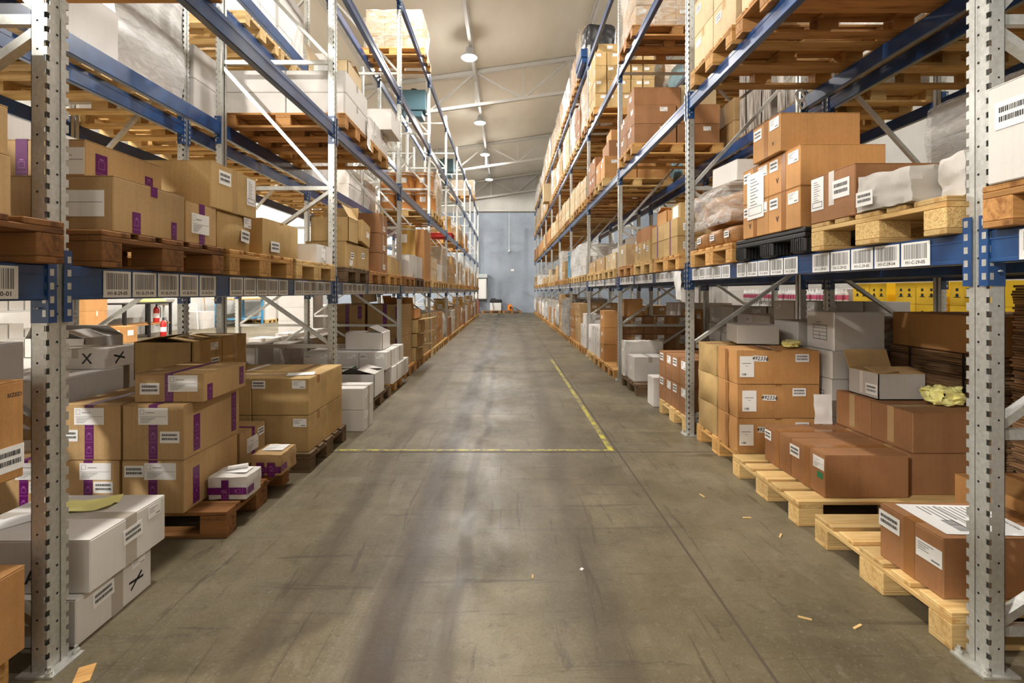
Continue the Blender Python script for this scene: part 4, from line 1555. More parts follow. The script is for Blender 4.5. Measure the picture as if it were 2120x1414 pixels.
for k in range(2):
    for i in range(3):
        for j in range(2):
            if k == 0 and i and j:
                continue
            xb = -1.5 - i * .345 + (.02 if k == 0 else 0)
            carton('white carton, %s layer, %s %s, on floor pallet before third left post' % (['lower', 'upper'][k], ['near', 'far'][j], DEP[3][i]), xb - .34, xb, (6.0 if k else 6.25) + j * .5, (6.0 if k else 6.25) + j * .5 + .49, zc + k * .222, zc + k * .222 + .22, 'white', seam='x', tape='clear', drop=.2, tw=.06,
                   labs=[('N', .15, .75, 'sticker', {'w': .09, 'h': .05}), ('N', .75, .78, 'note')] + ([('N', .85, .14, 'green')] if (i == 1 and k) else []) if j == 0 else [('R', .8, .8, 'note')], group='white cartons before the third left post')
open_carton('white carton with lid ajar, topmost before third left post', -2.08, -1.6, 6.2, 6.6, zc + .445, zc + .66, 'white', flaps=(0, 25, 4, 4))
Y3 = bayY(3) + .17
pal(L_, 3, 0, 0, 'oldwood')
for k in range(2):
    for i in range(2):
        carton('big purple-taped brown carton, %s layer, %s, beyond third left post' % (['lower', 'upper'][k], ['aisle-side', 'rear'][i]), -2.16 - i * .58, -1.62 - i * .58, Y3, Y3 + .72, zc + k * .5, zc + k * .5 + .498, 'tan', tape='purple', drop=.4, tw=.06, seam='y', group='big purple-taped cartons', strips=[('N', .86, .75, .06, .2, 'purple')])
carton('tilted tan carton with purple tape on top of big purple-taped cartons', -2.42, -2.1, Y3 + .05, Y3 + .35, zc + 1.02, zc + 1.19, 'cream', tape='purple', drop=.1, tilt=(0, -7))
pal(L_, 3, 0, 1, 'oldwood')
for k in range(3):
    open_carton('tan carton with ragged open flap, %s of three in floor stack beyond third left post' % LAY[3][k], -1.98, -1.56 + .02 * k, slotY(3, 1) + .03, slotY(3, 1) + .7, zc + k * .24, zc + k * .24 + .232, 'gold', flaps=(None, 172, None, None), group='ragged open cartons')
open_carton('dark open carton with a white box inside, topmost of ragged stack', -2.1, -1.6, slotY(3, 1) + .05, slotY(3, 1) + .65, zc + .721, zc + .89, 'brown', flaps=(100, None, 120, None))
grid(L_, 3, 0, 2, 2, 1, 2, .38, 'gold', 'wood', depth=.9)
for b in range(4, 10):
    for s in range(3):
        c = (b + s * 2) % 5
        if c == 0:
            zp = pal(L_, b, 0, s, 'wood')
            carton('brown carton under a drum on ' + where(L_, b, 0, s), -2.1, -1.57, slotY(b, s) + .05, slotY(b, s) + .6, zp, zp + .5, 'red', tape='clear')
            drum('ochre drum standing high on ' + where(L_, b, 0, s), -1.83, slotY(b, s) + .32, zp + .501, .2, .5, 'ochre')
        elif c == 1:
            grid(L_, b, 0, s, 2, 2, 2, .36, 'brown', 'pine', depth=.9)
        elif c == 2:
            grid(L_, b, 0, s, 2, 1, 3, .22, 'white', 'wood', depth=.9)
        elif c == 3:
            sack('white_sack', 'white sack on ' + where(L_, b, 0, s), -1.9, slotY(b, s) + .4, pal(L_, b, 0, s, 'wood'), .6, .7, .7, 'whitebag', b + s)
        else:
            grid(L_, b, 0, s, 2, 2, 3, .25, 'tan', 'pine', depth=.9)
# ================================================================ RIGHT RACK, floor, first bay
pallet('fresh pine pallet nearest the camera on the right floor', 1.655, 1.80, 0, 1, 'pine', True, 0, 'pallets of the right rack')
carton('brown carton with loose despatch note on top, on nearest right pallet', 1.693, 2.22, 1.875, 2.194, zc, .382, 'red', seam='x', tape='brown', drop=.236, tw=.055,
       labs=[('L', .17, .74, 'sticker', {'w': .115, 'h': .07, 'rot': -.02}), ('L', .80, .62, 'note', {'w': .12, 'h': .07})])
mt = Matrix.Translation((1.92, 2.03, .3835)) @ Matrix.Rotation(R(-93), 4, 'Z')
o = ob('despatch_note', label_mesh('despatch', .27, .36, ''), None, mw=mt @ Matrix.Translation((0, 0, .0008)), label='printed despatch notes lying on the nearest right brown carton', cat='paper')
carton('brown carton behind the nearest one, partly hidden by the front right post', 2.24, 2.75, 1.95, 2.42, zc, .43, 'brown', seam='y', tape='brown')
pallet('fresh pine pallet under the two long brown cartons, right floor', 1.66, 2.755, 0, 1, 'pine', True, 0, 'pallets of the right rack')
carton('wide brown carton with a green sticker, on the second right pallet', 1.84, 2.33, 2.80, 3.13, zc, .391, 'red', seam='x', tape='brown', drop=.24, tw=.055,
       labs=[('L', .12, .72, 'sticker', {'w': .1, 'h': .07}), ('L', .84, .76, 'address', {'w': .10, 'h': .07}), ('L', .88, .48, 'green')])
carton('wide brown carton behind the one with the green sticker', 1.84, 2.33, 3.135, 3.45, zc, .391, 'red', seam='x', tape='brown', drop=.24, tw=.055, labs=[('L', .14, .76, 'sticker', {'w': .08, 'h': .065})])
for k in range(2):
    for j in range(2):
        carton('plain brown carton, %s layer, %s one, at rear of second right pallet' % (['lower', 'upper'][k], ['near', 'far'][j]), 2.365 + .02 * k, 2.90, 2.84 + j * .335, 2.84 + j * .335 + .328, zc + k * .243, zc + k * .243 + .241, 'red', seam='x', tape='clear', drop=.22, group='plain brown cartons')
open_carton('white carton with torn open flaps on the plain brown cartons', 2.43, 2.74, 3.16, 3.44, .632, .80, 'grey', yaw=0, flaps=(8, None, 12, 112), inner='tan', labs=[('L', .78, .35, 'sticker', {'w': .1, 'h': .07})], strips=[('L', .45, .55, .03, .15, 'white')])
crumple('yellow_cloth', 'crumpled yellow paper on the plain brown cartons near the front right post', 2.72, 3.02, .634, .17, .13, .10, 'yellowpaper', 3, 'wrapping paper')
mt = Matrix.Translation((2.26, 3.46, .50)) @ Matrix.Rotation(R(88), 4, 'X')
paper('paper_sheet', 'white creased sheet leaning against the numbered cartons', mt, .13, .21, 'paper', 6, .02, 'paper')
pallet('wooden pallet under the numbered brown cartons beside second right post', 1.725, 3.60, 0, 1, 'wood', True, 0, 'pallets of the right rack')
for k in range(3):
    carton('brown carton with number tag and document card, %s of three' % LAY[3][k], 1.717, 2.326, 3.60, 3.93, zc + k * .254, zc + k * .254 + .25, 'brown', seam='y', tape='brown', drop=.1, tw=.05, bulge=.012, yaw=(0, .5, -.6)[k],
           labs=[('N', (.10, .13, .11)[k], .52, 'card', {'w': .105, 'h': .155}), ('N', (.32, .37, .27)[k], (.68, .62, .76)[k], 'tag', {'t': '492336', 'w': .10, 'h': .042, 'rot': -.05}), ('N', (.78, .74, .78)[k], .78, 'sticker', {'w': .1, 'h': .06})],
           strips=[('L', .55, .5, .05, .24, 'brown')], group='numbered brown cartons')
    carton('sagging tan carton, %s of three beside second right post' % LAY[3][k], 1.728, 2.2, 3.99, 4.36, zc + k * .25, zc + k * .25 + .248, 'gold', seam='x', tape='brown', drop=.24, tw=.045, bulge=.024, yaw=(0, .5, -.4)[k], group='sagging tan cartons')
carton('small white carton set askew on the numbered brown cartons', 1.95, 2.27, 3.98, 4.36, zc + .762, zc + .762 + .155, 'grey', seam='x', tape=None, yaw=-12)
crumple('yellow_paper', 'crumpled yellow paper on top of the numbered brown cartons', 2.24, 3.82, .905, .16, .10, .045, 'yellowpaper', 7, 'wrapping paper')
za_ = zc
for k, h in enumerate((.28, .276, .206, .284)):
    carton('grey-white archive box, %s of four behind the numbered cartons' % LAY[4][k], 2.37 + (.025 if k == 3 else 0), 2.735 + (.025 if k == 3 else 0), 3.53, 3.86, za_, za_ + h - .002, 'grey', seam='x', tape=None, yaw=(0, 0, 1, -1)[k],
           labs=[('L', .5, .5, 'form', {'w': .17, 'h': .14})] if k != 2 else [], group='archive boxes')
    za_ += h
za_ = zc
for k, h in enumerate((.38, .376, .20)):
    carton('grey-white archive box, %s of three at the back by the second right frame' % LAY[3][k], 2.36, 2.74, 3.92, 4.27, za_, za_ + h - .002, 'grey', seam='x', tape=None, group='archive boxes at the back')
    za_ += h
# behind: flat sheet bundles in the row behind
slab_bundle('sheet_bundle', 'tall bundle of flattened brown cardboard, seen right of front right post', 2.99, 4.0, 1.95, 2.86, PALH + .0008, 1.38)
pal(BR, 1, 0, 0, 'oldwood')
slab_bundle('sheet_bundle', 'dark bundle of flattened cardboard under the big brown lid', 2.99, 4.0, 2.94, 3.78, PALH + .0008, .93)
pal(BR, 1, 0, 1, 'oldwood', dy=.1)
carton('big brown carton lying on a bundle of flattened cardboard', 3.0, 4.0, 2.96, 3.76, .935, 1.185, 'brown', tape='clear')
slab_bundle('sheet_bundle', 'film-wrapped bundle of dark sheets behind the archive boxes', 3.02, 4.0, 3.86, 4.38, PALH + .0008, 1.12, wrapf='film')
pal(BR, 1, 0, 2, 'oldwood', dy=.08)
grid(BR, 2, 0, 0, 2, 2, 5, .22, 'white', 'wood', tape=None, depth=.9, every=False)
grid(BR, 2, 0, 1, 2, 2, 4, .23, 'white', 'wood', tape=None, depth=.9)
grid(BR, 2, 0, 2, 2, 2, 4, .25, 'grey', 'wood', tape=None, depth=.9)
grid(BR, 3, 0, 0, 2, 2, 3, .30, 'brown', 'wood', tape=None, depth=.9)
grid(BR, 3, 0, 1, 2, 2, 4, .25, 'white', 'wood', tape=None, depth=.9)
grid(BR, 4, 0, 0, 2, 2, 3, .3, 'tan', 'wood', tape=None, depth=.9)
# bay beside the camera
pal(R_, 0, 1, 2, 'oldwood', dy=.145)
zr = LZ['right'][1] + PALH + .0016
wrap(R_, 0, 0, 0, 1.15, 'tan')  # unseen load, added to shade the near faces of the right cartons
wrap(R_, 0, 0, 1, 1.1, 'brown', dx=1.1)  # second unseen load, put in to block light from behind
carton('large white carton with barcode at right edge above the blue rail', 1.63, 2.2, 1.0, 1.64, zr, zr + .325, 'white', tape='clear', labs=[('L', .145, .68, 'sticker', {'w': .13, 'h': .09})])

# ================================================================ RIGHT RACK, first shelf, first bay
pal(R_, 1, 1, 0, 'chip')
carton('brown carton taped white, with ruled sheet and barcode, beside torn white carton', 1.635, 2.12, 2.27, 2.60, zr, zr + .245, 'red', seam='x', tape='white', drop=.17, tw=.04,
       labs=[('L', .17, .62, 'sheet', {'w': .10, 'h': .17}), ('L', .71, .6, 'sticker', {'w': .12, 'h': .09}), ('T', .4, .3, 'blank', {'w': .14, 'h': .1})])


def torn(name, label, x0, x1, y0, y1, z0, dz, mat, seed, labs, tilt=0.0):
    dx, dy = x1 - x0, y1 - y0
    w = wob(seed, .014, 9)
    w2 = wob(seed + 3, .008, 25)

    def fn(p):
        q = w2(w(p))
        q.z *= 1 + tilt * (p.y / dy)
        q.z = max(q.z, .0006)
        return q
    o = ob(name, soft(dx, dy, dz, 12, fn, mat, name, round_=.06, sharp=14), None, ((x0 + x1) / 2, (y0 + y1) / 2, z0), label=label, cat='carton')
    for s in labs:
        mt = face_matrix(s[0], (dx + .03, dy, dz), s[1], s[2], s[4].get('rot', 0), .0)
        ob('barcode_sticker', label_mesh(s[3], s[4]['w'], s[4]['h'], ''), o, mw=mt)
    return o


torn('damaged_white_carton', 'crushed white carton with barcode on the pale chip-block pallet', 1.62, 2.15, 1.93, 2.24, zr, .155, 'grey', 3, [('L', .22, .38, 'sticker', {'w': .1, 'h': .065})], .1)
torn('damaged_white_carton', 'crumpled white wrapped carton against the front right post', 1.70, 2.2, 1.80, 1.90, zr, .165, 'grey', 8, [], -.1)
# black plastic pallet
t = empty('plastic_pallet', (1.636, slotY(1, 1) + .4, LZ['right'][1] + .0008), 0, label='black plastic pallet on the first right shelf', cat='pallet')
mb = MB()
mb.box(0, 1.2, -.4, .4, .115, .144, c=.008)
for x in (.0, .53, 1.06):
    mb.box(x, x + .14, -.4, .4, .085, .115, c=.006)
ob('pallet_deck', mb.mesh('pallet_deck', 'blackplastic'), t)
for x in (0, .53, 1.06):
    for y, w in ((-.4, .13), (-.07, .14), (.27, .13)):
        mb = MB()
        mb.box(0, .14, 0, w, 0, .09, c=.012)
        for k in range(6):
            yy = .012 + k * (w - .03) / 5
            mb.box(-.004, .002, yy, yy + .007, .01, .085, c=.001)
            mb.box(.01 + k * .021, .017 + k * .021, -.003, .002, .01, .085, c=.001)
        mb.disc((-.0045, w / 2, .075), (-1, 0, 0), .006, 10)
        ob('pallet_foot', cached(('pfoot', w), lambda: mb.mesh('pallet_foot', 'blackplastic')), t, (x, y, 0))
mb = MB()
for y, w in ((-.4, .13), (-.07, .14), (.27, .13)):
    mb.box(.1, 1.1, y + .02, y + w - .02, 0, .02, c=.004)
ob('pallet_runner', mb.mesh('pallet_runner', 'blackplastic'), t)
for k in range(2):
    for j in range(2):
        carton('brown carton with a tick mark, %s layer, %s one, on black plastic pallet' % (['lower', 'upper'][k], ['near', 'far'][j]), 1.632, 2.11, 2.69 + j * .327, 2.69 + j * .327 + .324, zr + k * .232, zr + k * .232 + .23, 'brown', seam='x', tape='brown', drop=.228, tw=.045,
               labs=[('L', .18, .76, 'sticker', {'w': .09, 'h': .065}), ('L', .80, .76, 'note', {'w': .1, 'h': .065}), ('L', .30, .36, 'ink', {'t': 'v', 'w': .03, 'h': .07})], group='ticked brown cartons')
carton('brown carton with a tick mark, topmost on the black plastic pallet', 1.60, 2.07, 2.83, 3.145, zr + .465, zr + .69, 'brown', seam='x', tape='brown', drop=.223, tw=.045, labs=[('L', .2, .76, 'sticker', {'w': .09, 'h': .065}), ('L', .8, .8, 'note', {'w': .1, 'h': .065}), ('L', .76, .3, 'ink', {'t': 'v', 'w': .03, 'h': .05})])
mt = Matrix(((0, 0, -1, 1.628), (-1, 0, 0, 3.17), (0, 1, 0, zr + .27), (0, 0, 0, 1)))
ob('packing_list', label_mesh('sheet', .21, .30, 'A'), None, mw=mt, label='white packing list taped to the ticked brown cartons', cat='paper')
zq = pal(R_, 1, 1, 2, 'wood')
sack('paper_bale', 'film-wrapped brown paper bale above the parcels, beside black plastic pallet', 2.0, 3.88, zq + .155, .68, .66, .25, 'brownbag', 3, 'parcel', amp=.04)
ob('stretch_film', film_mesh(.74, .72, .3, 'film', 1), bpy.data.objects['paper_bale'])
for i in range(3):
    sack('paper_parcel', 'small brown paper parcel with label, %s of three under the film-wrapped bale' % COLN[3][i], 1.86, 3.64 + i * .26, zq, .40, .23, .135, 'brownbag', 11 + i, 'parcel', 'small paper parcels', amp=.014)
    mt = Matrix(((0, 0, -1, 1.652), (-1, 0, 0, 3.64 + i * .26), (0, 1, 0, zq + .075), (0, 0, 0, 1)))
    ob('parcel_label', label_mesh('sticker', .08, .05, ''), bpy.data.objects['paper_parcel' if i == 0 else 'paper_parcel.%03d' % i], mw=bpy.data.objects['paper_parcel' if i == 0 else 'paper_parcel.%03d' % i].matrix_basis.inverted() @ mt)
carton('white tray carton lying on the film-wrapped brown bale', 1.72, 2.2, 3.62, 4.05, zq + .49, zq + .645, 'white', tape=None, tilt=(3, 0))

# ---- right rack, first shelf, second bay
Z = pal(R_, 2, 1, 0, 'wood')
for k in range(2):
    for j in range(2):
        carton('purple-taped carton, %s layer, %s, just beyond second right post' % (['lower', 'upper'][k], ['near', 'far'][j]), 1.64, 2.05, 4.66 + j * .41, 4.66 + j * .41 + .40, Z + k * .18, Z + k * .18 + .178, 'gold', seam='x', tape='purple', drop=.17, tw=.03, labs=[('N', .3, .5, 'sticker', {'w': .13, 'h': .07})] if j == 0 else [], group='purple-taped cartons beyond second right post')
carton('tan carton with white front above purple-taped cartons, second right bay', 1.7, 2.05, 4.75, 5.0, Z + .362, Z + .52, 'gold', tape='purple', tw=.05, drop=.1, labs=[('L', .5, .5, 'blank', {'w': .16, 'h': .12})])
open_carton('open carton with purple label on the purple-taped cartons', 1.68, 2.1, 5.08, 5.42, Z + .362, Z + .5, 'brown', flaps=(20, 60, None, 20), strips=[('N', .3, .4, .08, .08, 'purple')])
Z = pal(R_, 2, 1, 1, 'pine')
for j in range(2):
    carton('single tan carton, %s one, on the second pallet of first right shelf' % ['near', 'far'][j], 1.65, 2.05, 5.58 + j * .34, 5.58 + j * .34 + .33, Z, Z + .245, 'gold', seam='x', tape='clear', drop=.2, labs=[('L', .7, .6, 'sticker', {'w': .07, 'h': .06}), ('L', .3, .75, 'note', {'w': .07, 'h': .06})], group='single tan cartons')
carton('narrow carton standing behind the single tan cartons', 2.08, 2.4, 5.56, 5.9, Z, Z + .42, 'brown', tape=None, labs=[('L', .5, .6, 'blank', {'w': .08, 'h': .12})])
Z = pal(R_, 2, 1, 2, 'oldwood')
carton('tall brown carton beside third right post, first shelf', 1.9, 2.55, 6.42, 7.1, Z, Z + .52, 'red', tape='clear')
carton('tan carton before the tall brown one beside third right post', 1.645, 1.88, 6.7, 7.12, Z, Z + .3, 'cream', tape='clear', labs=[('L', .5, .7, 'blank')])
# bay 3..: first shelf
grid(R_, 3, 1, 0, 1, 2, 1, .25, 'cream', 'pine', depth=.45, dx=0)
Z = LZ['right'][1] + PALH + .0016
carton('big white carton behind the pale ones, third right bay first shelf', 2.15, 2.8, 7.45, 8.1, Z, Z + .5, 'white', tape=None)
carton('white carton with a tan lid on the big white carton, third right bay', 2.2, 2.75, 7.5, 8.0, Z + .502, Z + .66, 'white', tape='brown')
grid(R_, 3, 1, 1, 1, 2, 1, .24, 'tan', 'pine', depth=.45)
carton('tall white carton, third right bay first shelf, behind tan pair', 2.2, 2.8, 8.35, 9.0, Z, Z + .62, 'white', tape=None)
grid(R_, 3, 1, 2, 1, 2, 1, .22, 'tan', 'pine', depth=.45)
carton('white carton behind the tan pair on farthest pallet, third right bay', 2.15, 2.8, 9.2, 9.9, Z, Z + .5, 'white', tape=None)
grid(R_, 4, 1, 0, 1, 2, 2, .2, 'white', 'pine', depth=.5)
wrap(R_, 4, 1, 1, .75, 'white', 'pine', filmk='filmw')
wrap(R_, 4, 1, 2, .7, 'white', 'pine', filmk='filmw')
Z5 = pal(R_, 5, 1, 0, 'wood')
o = drum('blue and white plastic drum with white lid on first right shelf', 1.95, slotY(5, 0) + .35, Z5, .27, .72, 'bluepaint', lab=True)
grid(R_, 5, 1, 1, 1, 2, 2, .26, 'tan', 'wood', depth=.5)
wrap(R_, 5, 1, 2, .9, 'white', 'wood')

# ================================================================ RIGHT RACK, second and higher shelves
for s, kd in enumerate(('oldwood', 'oldwood', 'wood')):
    if s == 0:
        grid(R_, 1, 2, s, 2, 2, 2, .3, 'cream', kd, lab=True)
    else:
        grid(R_, 1, 2, s, 1, 2, 3 if s == 1 else 2, .26 if s == 1 else .3, 'cream', kd, depth=.6)
# bar end and rope on the second shelf
mb = MB()
pts = [Vector((.035 * math.cos(a), .01 * math.sin(3 * a), .05 * math.sin(a))) for a in [i * .35 for i in range(19)]]
mb.tube(pts, .011, 8)
mb.tube([p * .8 + Vector((.03, .02, -.06)) for p in pts], .010, 8)
ob('rope_tie', mb.mesh('rope_tie', 'paper', True), None, (2.59, 4.27, LZ['right'][2] - .075), label='white knotted rope tied to the blue rear rail above the cartons', cat='rope')
grid(R_, 2, 2, 2, 2, 2, 2, .255, 'red', 'wood', top=True)
z2r = LZ['right'][2] + PALH + .0016
carton('large brown carton topmost above third right post, second shelf', 1.68, 2.3, 6.40, 6.76, z2r + .512, z2r + .76, 'red', tape='clear', seam='x', labs=[('L', .5, .6, 'note')])
carton('pale tan carton at the rear of second shelf, second right bay', 2.30, 2.78, 6.42, 6.9, z2r + .512, z2r + .80, 'cream', tape='clear')
wrap(R_, 2, 3, 2, 1.15, 'tan', 'oldwood', 4, 2, 4, parts=True)
grid(R_, 3, 3, 2, 5, 2, 4, .262, 'gold', 'wood', tape='clear')
for i in range(2):
    carton('loose golden carton on top of the golden grid, %s one' % ['aisle-side', 'rear'][i], 1.75 + i * .5, 2.2 + i * .5, 9.3, 9.7, LZ['right'][3] + PALH + 1.05, LZ['right'][3] + PALH + 1.28, 'gold', tape=None, labs=[('N', .5, .7, 'note')])
grid(R_, 3, 2, 1, 2, 2, 1, .38, 'brown', 'pine')
carton('brown carton with white stickers on the wide brown carton, third right bay', 1.75, 2.35, slotY(3, 1) + .05, slotY(3, 1) + .6, z2r + .382, z2r + .66, 'red', tape='clear', labs=[('N', .3, .7, 'note'), ('N', .75, .75, 'note')])
carton('brown carton topmost on second shelf, third right bay', 1.8, 2.3, slotY(3, 1) + .1, slotY(3, 1) + .5, z2r + .662, z2r + .86, 'brown', tape='clear')
grid(R_, 3, 2, 2, 2, 2, 2, .3, 'red', 'oldwood')
KIND = ['wood', 'oldwood', 'pine']
rr = random.Random(21)
for b in range(4, 11):
    for lv in (1, 2, 3, 4):
        for s in range(3):
            if (lv == 1 and b <= 5) or (lv == 3 and b == 7 and s == 0) or (b == 10 and s == 2 and lv == 4):
                continue
            kd = KIND[(b + s + lv) % 3]
            if lv == 4 or (lv == 3 and (b + s) % 2 == 0):
                if lv == 4 and b == 4 and s == 0:
                    Zc = LZ['right'][4]
                    mb = MB()
                    mb.box(0, 1.2, -.4, .4, .12, .3, c=.01)
                    mb.box(.02, 1.18, -.38, .38, 0, .12, c=.01)
                    ob('blue_crate', mb.mesh('blue_crate', 'blue'), None, (1.56, slotY(b, s) + .4, Zc), label='blue plastic crate pallet on top shelf of right rack', cat='crate')
                    sack('black_sack', 'black plastic sack on the blue plastic crate pallet', 2.0, slotY(b, s) + .4, Zc + .3, .7, .7, .6, 'blackplastic', 3)
                    continue
                wrap(R_, b, lv, s, rr.uniform(.75, 1.15), rr.choice(['tan', 'brown', 'white', 'cream', 'tan']), kd, 3, 2, 4, rr.choice(['film', 'filmw']))
            elif lv == 1:
                grid(R_, b, lv, s, 1, 2, rr.choice((1, 2)), .26, rr.choice(['tan', 'white', 'cream']), kd, depth=.5)
            else:
                grid(R_, b, lv, s, 2, 2, 2 if lv == 2 else 3, rr.uniform(.24, .32), rr.choice(['tan', 'red', 'brown', 'cream']), kd, depth=1.0)
pal(R_, 7, 3, 0, 'wood')
carton('tan carton overhanging the aisle on third shelf of right rack', 1.41, 2.2, slotY(7, 0) + .1, slotY(7, 0) + .7, LZ['right'][3] + PALH + .002, LZ['right'][3] + PALH + .70, 'cream', tape='brown')

# ================================================================ RIGHT RACK, floor, second bay onwards
pallet('fresh pine pallet under the brown double-label cartons beyond second right post', 1.70, 4.60, 0, 1, 'pine', True, 0, 'pallets of the right rack')
for k in range(2):
    for j in range(2):
        carton('brown double-label carton, %s layer, %s one, beyond second right post' % (['lower', 'upper'][k], ['near', 'far'][j]), 1.72, 2.25, 4.63 + j * .42, 4.63 + j * .42 + .415, zc + k * .268, zc + k * .268 + .266, 'red', seam='x', tape='brown', drop=.25, tw=.05,
               labs=[('L', .22, .78, 'sticker', {'w': .11, 'h': .08}), ('L', .80, .78, 'note', {'w': .11, 'h': .08})], group='brown double-label cartons')
carton('small white carton standing on the bare floor beyond brown double-label cartons', 1.70, 1.95, 5.62, 5.85, .0005, .34, 'white', tape=None)
pallet('dark pallet on right floor under the white carton and white sack', 1.66, 6.22, 0, 1, 'darkwood', True, 0, 'pallets of the right rack')
carton('white carton on the dark pallet before third right post', 1.69, 2.12, 6.42, 6.78, zc, .47, 'white', tape='clear', seam='y', labs=[('L', .5, .5, 'note')])
torn('plastic_wrapped_carton', 'white plastic-wrapped carton behind the white carton on dark pallet', 1.66, 2.2, 6.82, 7.02, zc, .50, 'white', 5, [], 0)
pal(R_, 3, 0, 0, 'wood')
for k in range(3):
    for i in range(3):
        carton('dark brown carton, %s layer, %s, beyond third right post' % (LAY[3][k], DEP[3][i]), 1.76 + i * .345, 2.10 + i * .345, 7.42, 7.75, zc + k * .272, zc + k * .272 + .27, 'red', tape='clear', drop=.2, seam='y', labs=[('N', .75, .85, 'note', {'w': .1, 'h': .06}), ('N', .72, .6, 'sticker', {'w': .1, 'h': .06})] if k else [], group='dark brown cartons beyond third right post')
carton('square brown carton topmost on the dark brown cartons', 1.80, 2.09, 7.45, 7.78, zc + .817, zc + 1.08, 'brown', tape=None)
pal(R_, 3, 0, 1, 'wood')
for k in range(3):
    carton('tan carton, %s of the column beyond the dark brown cartons' % LAY[3][k], 1.66, 2.05, slotY(3, 1) + .02, slotY(3, 1) + .38, zc + k * .29, zc + k * .29 + .288, 'brown', tape='clear', seam='x', labs=[('L', .5, .6, 'note')], group='tan column')
for k in range(2):
    carton('white carton, %s of two at far end of the tan column' % ['lower', 'upper'][k], 1.66, 2.1, slotY(3, 1) + .42, slotY(3, 1) + .76, zc + k * .27, zc + k * .27 + .268, 'white', tape='clear', seam='x')
grid(R_, 3, 0, 2, 2, 2, 2, .27, 'white', 'pine', depth=1.0)
grid(R_, 4, 0, 0, 2, 2, 2, .24, 'white', 'oldwood', depth=1.0)
carton('white carton third on top at nearest floor pallet, fourth right bay', 1.68, 2.1, slotY(4, 0) + .1, slotY(4, 0) + .5, zc + .482, zc + .72, 'white', tape=None)
grid(R_, 4, 0, 1, 2, 1, 3, .31, 'tan', 'wood', depth=1.0)
grid(R_, 4, 0, 2, 2, 2, 3, .3, 'brown', 'wood', depth=1.0)
t = pal(R_, 5, 0, 0, 'wood')
slab_bundle('sheet_bundle', 'tall film-wrapped bundle of grey sheets on right floor', 1.66, 2.7, slotY(5, 0) + .02, slotY(5, 0) + .78, t, 1.15, 'gsheets', 8, True, 'sheet bundle', 'film')
t = pal(R_, 5, 0, 1, 'wood')
slab_bundle('sheet_bundle', 'second film-wrapped bundle of grey sheets on right floor', 1.66, 2.7, slotY(5, 1) + .02, slotY(5, 1) + .78, t, 1.1, 'gsheets', 8, True, 'sheet bundle', 'film')
grid(R_, 5, 0, 2, 1, 1, 4, .28, 'tan', 'wood', depth=.5)
for b in range(6, 11):
    for s in range(3):
        c = (b + s) % 3
        if c == 0:
            sack('white_sack', 'white sack on ' + where(R_, b, 0, s), 2.0, slotY(b, s) + .4, pal(R_, b, 0, s, 'wood'), .75, .7, .8, 'whitebag', b + s)
        elif c == 1:
            grid(R_, b, 0, s, 2, 2, 2, .3, 'brown', 'wood', depth=.9)
        else:
            wrap(R_, b, 0, s, .9, 'white', 'wood')

# ================================================================ ROWS BEHIND
for b in range(1, 5):
    for s in range(3):
        if b >= 3 and s == 1 or b == 4:
            continue
        pal(BR, b, 2, s, 'wood' if s % 2 else 'pine')
        if b == 1:
            wrap(BR, b, 2, s, .7, 'white', nopal=True, filmk='filmw')
        elif b == 2 and s < 2:
            slab_bundle('sheet_bundle', 'tall striped bundle of grey corrugated sheets, %s one, on second shelf behind' % ['near', 'far'][s], 3.0, 4.05, slotY(2, s) + .03, slotY(2, s) + .77, LZ['right'][2] + PALH + .0016, LZ['right'][2] + PALH + 1.1, 'gsheets', 2)
        else:
            grid(BR, b, 2, s, 2, 1, 2, .3, 'tan', nopal=True, depth=1.0, lab=False)
Zb = LZ['right'][1] + PALH + .0016
for s in range(3):
    pal(BR, 1, 1, s, 'wood')
wrap(BR, 1, 1, 1, .95, 'grey', nopal=True, filmk='film', desc='grey film-wrapped load by right post')
carton('tan carton on shelf behind the ticked brown cartons', 3.0, 3.6, 3.6, 4.2, Zb, Zb + .4, 'cream', tape=None)
for s in range(3):
    pal(BR, 2, 1, s, 'wood')
carton('red-brown carton on the shelf behind the film-wrapped bale', 3.0, 3.7, 4.65, 5.3, Zb, Zb + .3, 'red', tape=None)
carton('white carton on the shelf behind the single tan cartons', 3.0, 3.7, 5.55, 6.2, Zb, Zb + .6, 'white', tape=None)
for i, (xx, yy, zz) in enumerate(((3.25, 8.9, LZ['right'][3] - 0.0), (3.45, 8.75, LZ['right'][2]))):
    zz = pal(BR, 3, 2, 1, 'wood') if i else zz
for i in range(2):
    sack('blue_sack', 'puffy pale blue plastic sack on second shelf behind, %s one' % ['aisle-side', 'rear'][i], 3.27 + i * .66, slotY(3, 1) + .4, LZ['right'][2] + PALH + .0016, .56, .72, .42, 'bluebag', 6 + i, group='pale blue sacks')
for s in range(3):
    pal(BR, 3, 1, s, 'wood')
rail3 = [rail('blue front rail under third shelf, %s bay of the rack behind the right rack' % ORD[b], 2.9854, -1, b, LZ['right'][3], RAILH['right'], False, None, 'blue rails of the rack behind the right rack') for b in (2, 3, 4)]
for b in (2, 3, 4):
    rail('blue rear rail under third shelf, %s bay of the rack behind the right rack' % ORD[b], 4.0946, 1, b, LZ['right'][3], RAILH['right'], False, None, 'blue rails of the rack behind the right rack')
    for s in (0, 2):
        wrap(BR, b, 3, s, .9, 'tan', filmk='film')
pal(BR, 3, 3, 1, 'wood')
sack('blue_sack', 'large puffy pale blue plastic sack on third shelf behind the golden cartons', 3.5, slotY(3, 1) + .4, LZ['right'][3] + PALH + .0016, 1.05, .85, .6, 'bluebag', 12, group='pale blue sacks')
pal(BR, 2, 3, 1, 'wood')

